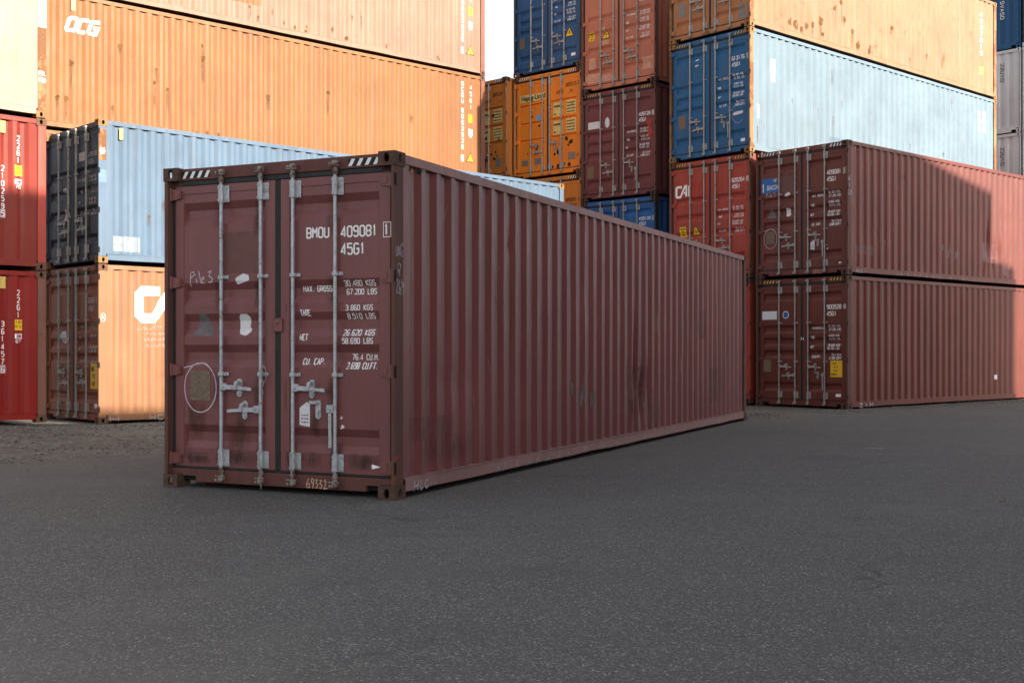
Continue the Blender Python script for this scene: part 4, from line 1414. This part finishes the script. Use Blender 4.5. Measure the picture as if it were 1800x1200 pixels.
d3 = container("bright orange container reading Hapag-Lloyd, with yellow weight panels", pD, YC, BASE + 2 * (HC + GAP), HC, L40, M_BRIGHT, seed=1, rec=LINES,
               post_mat=M_RUSTORANGE, cast_mat=CASTBROWN, rods=RD, stripes=STRIPE_BW, handles='one_down')
PANEL = simple("pale_yellow_panel", (0.66, 0.50, 0.18), .6)
def hapag_marks(C, num, chk, code, faint=False):
    ink = BLACKINK
    mb = MB()
    fit(mb, num, -.52, -.17, 2.40, 2.51, C.on_door)
    fit(mb, chk, -.11, -.06, 2.41, 2.52, C.on_door)
    fit(mb, code, -.86, -.62, 2.24, 2.34, C.on_door)
    part("lettering", mb, ink, C.doors['right'])
    for z0, rows in ((1.66, 4), (1.16, 4)):
        a = film(C, 'door', "weight_panel", ur(.97, .64, z0 - .03, z0 + .36), PANEL)
        small_print(C, .95, .70, z0 + .20, z0 + .33, 1, ink, a)
        small_print(C, .95, .86, z0 + .0, z0 + .10, 1, ink, a)
        b = film(C, 'door', "weight_panel", ur(.51, .17, z0, z0 + .37), PANEL)
        small_print(C, .49, .20, z0 + .02, z0 + .35, rows, ink, b)
hapag_marks(d3, "685573", "2", "4500")
band = film(d3, 'door', "logo_band", ur(2.18, 1.26, 2.175, 2.375), PANEL)
part("lettering", font_mesh("Hapag-Lloyd", .185, .88, lambda q, v, l: (XF - .001 if not 0.20 < -q < 2.3 else XF - .002, -q, v), -2.19, 2.222, bold=.028), BLACKINK, band)
bs = film(d3, 'door', "blue_sticker", ur(1.58, 1.42, 1.58, 1.77), simple("pale_blue_vinyl", (.14, .36, .55), .5))
film(d3, 'door', "data_plate", ur(2.12, 1.90, .38, .54), OLDPLATE, .004)
film(d3, 'door', "data_plate", ur(1.66, 1.42, .38, .56), OLDPLATE, .004)
film(d3, 'door', "data_plate", ur(.44, .20, .40, .60), OLDPLATE, .004)
BURN = simple("flaked_bare_rust", (.035, .018, .012), .8)
rr = random.Random(21)
def flakes(C, spots):
    for u, z, r in spots:
        n = rr.randint(6, 9)
        film(C, 'door', "rust_flake", [(-u + r * rr.uniform(.5, 1.1) * math.cos(6.283 * i / n), z + r * rr.uniform(.5, 1.2) * math.sin(6.283 * i / n)) for i in range(n)], BURN, .0022)
flakes(d3, [(1.56, .80, .06), (1.54, .90, .05), (1.58, .70, .07), (.50, .98, .08), (.36, .88, .09), (.44, .80, .05), (.85, .72, .07), (.78, .64, .08), (.92, .60, .05),
            (.68, .74, .05), (1.90, .72, .03), (.30, 1.92, .03), (1.48, 1.46, .05), (1.72, 1.74, .05), (.12, .5, .06), (.60, .30, .06), (.8, .27, .08), (1.0, .26, .06), (.4, .27, .07), (1.44, .74, .04)])
d4 = container("deep blue container with yellow triangle on its door, top of the orange stack", pD, YC, BASE + 3 * (HC + GAP), HC, L40, M_DEEPBLUE, seed=2,
               post_mat=M_CHAR, cast_mat=CASTBROWN)
spec_marks(d4, swap(SPEC, {"MAX. GROSS": "MAX GROSS", "CU. CAP.": "CU CAP"}), dz=.18, sz=.95)
triangle(d4, .40, .98, .29)
film(d4, 'door', "maker_plate", ur(.34, .19, .30, .38), WHITE, .003)
film(d4, 'door', "data_plate", ur(2.20, 2.02, .78, 1.08), PLATE, .004)

# ------------------------------------------------------------------ fifth stack, mostly hidden
pE = along(pD, YC, -0.25, 2.49)
eg = GAP + .02
sleepers(pE)
for k in (0, 1):
    container("orange container hidden low in the stack beside the Hapag-Lloyd one" if k == 0 else "orange container hidden second in the stack beside the Hapag-Lloyd one",
              pE, YC, BASE + k * (HC + eg), HC, L40, M_DIRTYOR, seed=2, rec=LINES)
e3 = container("dirty orange container with dull yellow panels, half hidden by the tall sunlit stack", pE, YC, BASE + 2 * (HC + eg), HC, L40, M_DIRTYOR, seed=1, rec=LINES,
               post_mat=M_RUSTORANGE, cast_mat=CASTBROWN, rods=RD, stripes=STRIPE_BW)
hapag_marks(e3, "685324", "1", "4500")
film(e3, 'door', "data_plate", ur(.42, .22, .38, .62), OLDPLATE, .004)
film(e3, 'door', "primer_patch", ur(.86, .66, 2.34, 2.50), PEACH, .002)
flakes(e3, [(.52, 1.86, .06), (.80, 1.24, .08), (.30, 1.14, .06), (.42, .80, .05), (.36, .70, .04), (.48, .62, .06), (.6, .76, .05), (.82, .6, .10), (.86, .48, .09), (.9, 2.2, .03), (.24, 2.24, .03)])

# ------------------------------------------------------------------ far right, closed ends
pF = at(1794, 40.7)
pG = along(pF, 48, 0.0, -2.50)
def end_text(C, t, u, vtop, h, mat):
    mb = MB()
    v = vtop
    for ch in t:
        for pl in GL.get(ch, []):
            pts = [(-u + (y / 8 - .5) * h * 1.1, v - x / 4 * h * .8) for x, y in pl]
            ribbon(mb, pts, h * .16, lambda q, w, l: (0.026 - l, -q, w), .003, step=.05)
        v -= h * 1.15
    part("lettering", mb, mat, C.end)
for k in range(5):
    lab = ["grey container hidden at the bottom of the far right stack", "grey container hidden second in the far right stack",
           "lower pale grey container at the far right, closed end ribbed", "upper pale grey container at the far right, under the dark blue one",
           "dark blue container on the pale grey ones at the far right"][k]
    f = container(lab, pF, 48, k * (HC + GAP), HC, L40, M_GREYBLUE2 if k == 4 else M_GREY, ends=('wall', 'wall'), seed=2,
                  cast_mat=M_GREYBLUE2 if k == 4 else CASTGREY)
    if k >= 2:
        end_text(f, "22U10" if k < 4 else "SVAS0", .66, 2.45 if k < 4 else 1.7, .115, BLACKINK if k < 4 else WHITE)
for k in range(5):
    lab = ["pale grey container hidden at the bottom beyond the right edge", "pale grey container hidden second beyond the right edge",
           "pale grey container on the right picture edge, lower of two slivers", "pale grey container on the right picture edge, upper of two slivers",
           "charcoal container on the right picture edge beside the dark blue one"][k]
    container(lab, pG, 48, k * (HC + GAP), HC, L40, M_CHAR if k == 4 else M_GREY, seed=2, cast_mat=CASTGREY)

# ------------------------------------------------------------------ left row: dark doored stack
pN = at(173, 21.3)
YN = 46.0
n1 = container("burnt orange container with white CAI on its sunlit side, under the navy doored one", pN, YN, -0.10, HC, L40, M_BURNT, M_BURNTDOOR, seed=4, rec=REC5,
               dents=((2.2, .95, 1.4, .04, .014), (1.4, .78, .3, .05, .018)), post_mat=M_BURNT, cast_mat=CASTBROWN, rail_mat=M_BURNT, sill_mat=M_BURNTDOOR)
number_marks(n1, "806812", None, "45G1", mat=DULL)
spec_marks(n1, mat=DULL)
caution(n1, .29, .86, .32, .46, ["CAUTION", "9'6", "HIGH"])
film(n1, 'door', "round_sticker", disc(-1.62, 1.58, .16, .12), PAPER)
film(n1, 'door', "maker_plate", ur(.28, .16, .28, .36), WHITE, .003)
thick_logo(n1, CAI, .175, n1.on_side, .80, 1.93, .55, WHITE, n1.side, sx=.98)
mb = MB()
wr = random.Random(4)
for (x, z) in ((.75, 1.72), (.95, 1.62), (.90, 1.52), (.95, 1.40), (1.1, 1.76)):
    q = x
    for i in range(7):
        ribbon(mb, [(q, z + wr.uniform(-.01, .02)), (q + .02, z + wr.uniform(.01, .06)), (q + .035, z + wr.uniform(-.02, .02))], .005, n1.on_side, .003 + .0004 * (i % 3))
        q += .062
part("chalk_writing", mb, CHALK, n1.side)
mb = MB()
for t, x, gw in (("H", .22, .16), ("HCZ", 1.0, .10), ("HC", 1.75, .12)):
    mb = MB()
    write(mb, t, x, .035, .10, rail_of(n1), gw=gw, adv=gw * 1.6, lw=.013)
    part("chalk_writing", mb, PALECHALK, n1.bottom_rail)
def post_side(C):
    return lambda q, v, l: (q, .004 - l, v)
mb = MB()
ribbon(mb, circle_pts(.09, 1.93, .045, .075, n=16), .009, post_side(n1), .002)
ribbon(mb, [(.05, 1.88), (.13, 1.99)], .009, post_side(n1), .0024)
ribbon(mb, [(.13, 1.88), (.05, 1.99)], .009, post_side(n1), .0028)
part("chalk_writing", mb, CHALK, n1.posts[(0, 0)])
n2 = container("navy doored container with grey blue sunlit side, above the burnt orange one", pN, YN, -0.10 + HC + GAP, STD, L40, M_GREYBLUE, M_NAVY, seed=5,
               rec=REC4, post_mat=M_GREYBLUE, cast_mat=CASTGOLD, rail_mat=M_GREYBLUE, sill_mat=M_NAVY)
number_marks(n2, "439106", "1", "42G1", mat=DULL, box=False)
spec_marks(n2, mat=DULL, dz=-.05, sz=1.1)
film(n2, 'door', "white_sticker", ur(.93, .66, 1.93, 2.09), DULL)
film(n2, 'door', "round_sticker", disc(-1.50, .98, .10, .12), DULL)
film(n2, 'door', "torn_sticker", disc(-1.52, 1.45, .11, .05), DULL)
mb = MB()
sheet(mb, rect(.008, .150, 1.85, 2.42), post_side(n2), .001)
part("rust_patch", mb, M_RUSTPOST, n2.posts[(0, 0)])
mb = MB()
sheet(mb, rect(.008, .150, 1.45, 1.68), post_side(n2), .0012)
part("blue_patch", mb, simple("mid_blue_patch", (.10, .17, .36), .6), n2.posts[(0, 0)])
mb = MB()
ribbon(mb, circle_pts(.08, 2.02, .045, .045, n=14), .009, post_side(n2), .0024)
ribbon(mb, [(.04, 1.96), (.12, 2.08)], .009, post_side(n2), .0028)
ribbon(mb, [(.12, 1.96), (.04, 2.08)], .009, post_side(n2), .0032)
part("chalk_writing", mb, WHITE, n2.posts[(0, 0)])
for C in (n2,):
    mb = MB()
    mb.box(.40, .47, .002, .011, C.H - .33, C.H - .12, .003)
    part("brass_plaque", mb, BRASS, C.side)
for x0, x1, z0, z1 in ((.28, .80, .22, .50), (1.5, 1.7, 1.55, 1.75)):
    film(n2, 'side', "pale_patch", rect(x0, x1, z0, z1), simple('pale_blue_patch', (.20, .235, .27), .6, 0, .2, 9, (.10, .13, .17), .6), .0015)

# ------------------------------------------------------------------ left row: red stack seen from the side
YR = 45
eR = at(82, 20.35)
a = RAD(YR)
pR = (eR[0] - L20 * math.sin(a), eR[1] - L20 * math.cos(a))
def vertical_marks(C, number, code, ic, q1, q2, vt1, vt2, h, box=True, mat=WHITE):
    mb = MB()
    v = stack_text(mb, code, q2, vt1, h, h * .24, C.on_side)
    part("lettering", mb, mat, C.side)
    f = film(C, 'side', "height_sign", rect(q2 - h * .42, q2 + h * .95, v - h * 1.9, v - h * .1), YELLOW)
    mb = MB()
    for i, t in enumerate(("2.6M", "8'6")):
        fit(mb, t, q2 - h * .32, q2 + h * .85, v - h * (.75 + .75 * i), v - h * (.28 + .75 * i), C.on_side, lift=.004)
    part("lettering", mb, BLACKINK, f)
    mb = MB()
    v -= h * .35
    q = [(q2 - h * .1, v - h * 2.95), (q2 + h * .85, v - h * 2.95), (q2 + h * .85, v - h * 2.15), (q2 - h * .1, v - h * 2.15), (q2 - h * .1, v - h * 2.95)]
    ribbon(mb, q, h * .09, C.on_side, .003)
    fit(mb, "C", q2 + h * .12, q2 + h * .75, v - h * 2.82, v - h * 2.28, C.on_side, lift=.0036)
    ribbon(mb, [(q2 - h * .3, v - h * 2.95), (q2 - h * .3, v - h * 2.15)], h * .22, C.on_side, .003)
    if ic:
        fit(mb, ic, q2 - h * .25, q2 + h * .65, v - h * 3.7, v - h * 3.15, C.on_side, lift=.003)
    part("lettering", mb, mat, C.side)
    mb = MB()
    v = stack_text(mb, number, q1, vt2, h, h * .27, C.on_side)
    if box:
        qq = [(q1 - h * .2, v + h * .15), (q1 + h * .65, v + h * .15), (q1 + h * .65, v + h * 1.40), (q1 - h * .2, v + h * 1.40), (q1 - h * .2, v + h * .15)]
        ribbon(mb, qq, h * .08, C.on_side, .0042)
    part("lettering", mb, mat, C.side)
for k in range(2):
    r = container(["crimson container numbered 361457 on the ground at the left edge", "red container numbered 210259 at the left edge, half in sunlight"][k], pR, YR,
                  k * (STD + GAP), STD, L20, [M_RED2, M_RED][k], ends=('door', 'wall'), seed=5 + k, post_mat=M_RUSTPOST2 if k == 0 else M_CAI,
                  cast_mat=CASTBROWN, rail_mat=[M_RED2, M_RED][k])
    vertical_marks(r, ["361457 6", "210259 5"][k].replace(" ", ""), "22G1", ["87", "70"][k], L20 - .76, L20 - .50, 2.26, 1.73, .10)
    mb = MB()
    mb.box(L20 - .79, L20 - .70, .002, .012, STD - .32, STD - .12, .003)
    part("brass_plaque", mb, BRASS, r.side)
r3 = container("cream white flat sided container with rust streaked post, on the red ones", pR, YR, 2 * (STD + GAP), STD, L20, M_CREAM, seed=2, flat=True,
               post_mat=M_RUSTPOST, cast_mat=CASTGOLD, rail_mat=M_CREAM)
mb = MB()
for i, t in enumerate(("POL", "POD")):
    fit(mb, t, L20 - .13, L20 - .02, .72 - i * .115, .80 - i * .115, post_side(r3))
part("lettering", mb, WHITE, r3.posts[(1, 0)])
mb = MB()
sheet(mb, rect(L20 - .148, L20 - .008, 1.55, 2.05), post_side(r3), .001)
part("white_patch", mb, WHITE, r3.posts[(1, 0)])

# ------------------------------------------------------------------ left, second row: the tall orange stack
eO = at(853, 32.5)
YO = 48
a = RAD(YO)
pO = (eO[0] - L40 * math.sin(a), eO[1] - L40 * math.cos(a))
for k in range(4):
    lab = ["orange container hidden at the bottom behind the grey blue one", "orange container hidden second behind the grey blue one",
           "sunlit orange container with slanted white OCG logo on its side", "pale salmon rust stained container on top of the OCG one"][k]
    o = container(lab, pO, YO, k * (HC + GAP), HC, L40, M_PINK if k == 3 else M_OCG, seed=6 + (k == 3), post_mat=M_RUSTPOST2,
                  cast_mat=CASTBROWN, rail_mat=M_PINK if k == 3 else M_OCG)
    if k == 2:
        ocg = o
        thick_logo(o, OCG, .075, o.on_side, .62, 2.12, .26, WHITE, o.side, skew=.35, sx=.95)
        mb = MB()
        mb.box(.72, .82, .002, .012, HC - .36, HC - .11, .003)
        part("brass_plaque", mb, BRASS, o.side)
    if k >= 2:
        mb = MB()
        stack_text(mb, "OCGU" if k == 2 else "", 11.36, 2.66, .12, .035, o.on_side, gw=.09)
        stack_text(mb, "8062926", 11.36, 1.94, .12, .045, o.on_side, gw=.09)
        stack_text(mb, "45G1", 11.66, 2.60, .12, .06, o.on_side, gw=.08)
        film(o, 'side', "white_box", rect(11.34, 11.46, .50, .68), WHITE, .002)
        part("lettering", mb, WHITE, o.side)
        film(o, 'side', "height_sign", rect(11.60, 11.76, 1.58, 1.80), YELLOW, .002)
        film(o, 'side', "white_sticker", [(11.64, 1.18), (11.72, 1.18), (11.77, 1.25), (11.77, 1.40), (11.60, 1.40), (11.60, 1.27)], WHITE, .002)
        triangle(o, 0, .64, .26, 'side', 11.68)
    if k == 3:
        topbox = o
        film(o, 'side', "touch_up_patch", rect(4.3, 5.25, .58, 1.3), M_OCG, .0015)

def side_spots(C, spots, r0, r1, mat, run=None, seed=1):
    r = random.Random(seed)
    for x, z in spots:
        for j in range(r.choice((1, 1, 2, 3))):
            q, v = x + r.uniform(-.08, .08) * j, z + r.uniform(-.12, .12) * j
            a = r.uniform(r0, r1) / (1 + .6 * j)
            n = 9
            film(C, 'side', "rust_bloom", [(q + a * r.uniform(.6, 1.1) * math.cos(6.283 * i / n), v + 1.35 * a * r.uniform(.6, 1.1) * math.sin(6.283 * i / n)) for i in range(n)], mat, .0015 + .0003 * j)
        if run:
            h = r.choice((.12, .2, .35, .6))
            film(C, 'side', "rust_run", rect(x - .05, x + .05, max(.18, z - h), z + .05), run, .0012)
BLOOM = simple("brown_rust_bloom", (.115, .055, .016), .85, 0, .4, 18, (.06, .03, .012), .55)
RUN = stain("rust_run_on_side", (.11, .050, .018), .55, 0, .34)
side_spots(ocg, [(1.8, 1.96), (3.75, 2.02), (3.74, 2.32), (2.63, 1.6), (2.59, 1.3), (2.9, 1.2), (.74, 1.41), (.44, .66), (.63, .67), (2.72, .29), (3.6, .32), (3.85, .33), (4.14, .33), (7.11, 1.73), (9.65, 1.48), (5.43, 1.39), (1.64, .61)], .03, .065, BLOOM, RUN, 3)
side_spots(topbox, [(4.94, .51), (5.55, .52), (5.86, .31), (6.17, .25), (5.17, .31), (6.49, .22), (7.82, .81), (8.09, .86), (7.23, .39), (7.65, .25), (8.87, .25), (10.54, .25)], .03, .06, BLOOM, RUN, 4)
side_spots(b4, [(1.85, .37), (2.33, .42), (2.94, .63), (3.02, .33), (3.57, 1.08), (4.36, .64), (4.62, .33), (5.17, .27), (5.3, .25), (7.17, .38), (8.09, .61), (1.62, .38), (3.83, 1.27), (6.29, 1.07), (2.6, .5), (2.1, .3), (4.0, .9)], .04, .09, BLOOM, RUN, 5)
side_spots(b3, [(3.45, 2.4), (3.83, 1.67), (3.5, 1.26), (2.82, 1.38), (5.3, 1.28), (9.53, 2.54), (.59, .68), (.35, .6), (7.17, .97), (9.04, .95), (1.73, 1.44)], .012, .03, BLOOM, RUN, 6)
side_spots(n2, [(1.3, 1.2), (1.9, 1.15), (2.3, 1.05), (1.0, .9), (1.6, .7), (2.6, 1.6)], .012, .03, BLOOM, RUN, 7)
side_spots(m2, [(2.3, 1.5), (6.0, 1.0), (6.3, 1.1), (4.2, .9), (5.1, .5)], .008, .016, BLOOM, None, 8)

# ------------------------------------------------------------------ stacks beside and behind the camera that shade the yard
def plain_stack(s0, n0, yaw_extra, Lc, tiers, H, mat, right_end=False):
    """one mesh per container; n0 is the line of the face towards the yard"""
    a = RAD(49)
    yaw = 49 + yaw_extra
    p = (s0 * math.sin(a) - n0 * math.cos(a), s0 * math.cos(a) + n0 * math.sin(a))
    if right_end:
        b = RAD(yaw)
        p = (p[0] - Lc * math.sin(b), p[1] - Lc * math.cos(b))
    def f(mb):
        build_side(mb, Lc, H, 2, (), False, False, 2)
        build_side(mb, Lc, H, 2, (), False, True, 2)
        build_end(mb, 0, H, 2, -1)
        build_end(mb, Lc, H, 2, 1)
        mb.box(0.05, Lc - 0.05, 0.055, W - 0.055, 0.10, H - 0.02)
        for y in (0.0, W - 0.07):
            mb.box(0.16, Lc - 0.16, y, y + 0.07, H - 0.09, H)
            mb.box(0.16, Lc - 0.16, y, y + 0.07, 0.02, 0.17)
        for x in (0, Lc - 0.15):
            for y in (0, W - 0.15):
                mb.box(x, x + 0.15, y, y + 0.15, 0, H + 0.004)
            mb.box(x + 0.04, x + 0.11, 0.155, W - 0.155, H - 0.1, H)
            mb.box(x + 0.04, x + 0.11, 0.155, W - 0.155, 0.02, 0.17)
    for k in range(tiers):
        me = cached(("stacked_container", H, Lc), f)
        o = bpy.data.objects.new("stacked_container", me)
        COL.objects.link(o)
        # local y points away from the yard face: turn half round so that face y=W looks at the yard
        b = RAD(90 - yaw)
        o.rotation_euler = (0, 0, b)
        o.location = (p[0] + W * math.sin(b), p[1] - W * math.cos(b), k * (H + 0.012))
        o.material_slots[0].link = 'OBJECT'
        o.material_slots[0].material = mat
        o["label"] = "container in the stacks outside the picture that shade the yard"
        o["category"] = "container"
        o["group"] = "container stacks outside the picture"
plain_stack(6.34, -1.6, 0, L20, 5, HC, M_OLD)
plain_stack(2.6, -4.2, 0, L20, 5, HC, M_SALMON)
plain_stack(12.45, -3.1, 0, L20, 4, HC, M_SALMON)
plain_stack(15.8, -5.8, 0, L20, 5, HC, M_DEEPBLUE)
plain_stack(33.3, -3.0, 18, L40, 4, HC, M_CAI, True)
plain_stack(32.5, -5.2, 18, L40, 5, HC, M_WINE, True)

# ------------------------------------------------------------------ small things on the ground
def leaf():
    mb = MB()
    n = 12
    R = []
    for i in range(n + 1):
        t = i / n
        w = 0.032 * math.sin(math.pi * t) ** 0.8
        x = -0.06 + 0.12 * t
        R.append([(x, -w, 0.012 + 0.02 * math.sin(t * 3)), (x, 0, 0.004 + 0.018 * math.sin(t * 3)), (x, w, 0.02 + 0.02 * math.sin(t * 3))])
    mb.grid(R)
    mb.tube((-0.06, 0, 0.006), (-0.11, 0.01, 0.004), 0.002, 5)
    me = mb.mesh("dry_leaf")
    o = bpy.data.objects.new("dry_leaf", me)
    COL.objects.link(o)
    me.materials[0] = simple("dry_leaf_brown", (0.30, 0.15, 0.055), .8)
    o.location = (at(1763, 9.7)[0], 9.7, 0.0)
    o.rotation_euler = (0, 0, 0.6)
    o.scale = (0.55, 0.55, 0.55)
    o["label"], o["category"] = "small curled brown leaf lying on the asphalt at right", "leaf"
leaf()
def chalk_line():
    mb = MB()
    x0, y0 = at(1519, 14.9)
    ribbon(mb, [(0, 0), (.12, .01), (.26, .0)], .02, lambda q, v, l: (x0 + q, y0 + v, .004), 0)
    me = mb.mesh("paint_streak")
    o = bpy.data.objects.new("paint_streak", me)
    COL.objects.link(o)
    me.materials[0] = DULL
    o["kind"] = "structure"
chalk_line()
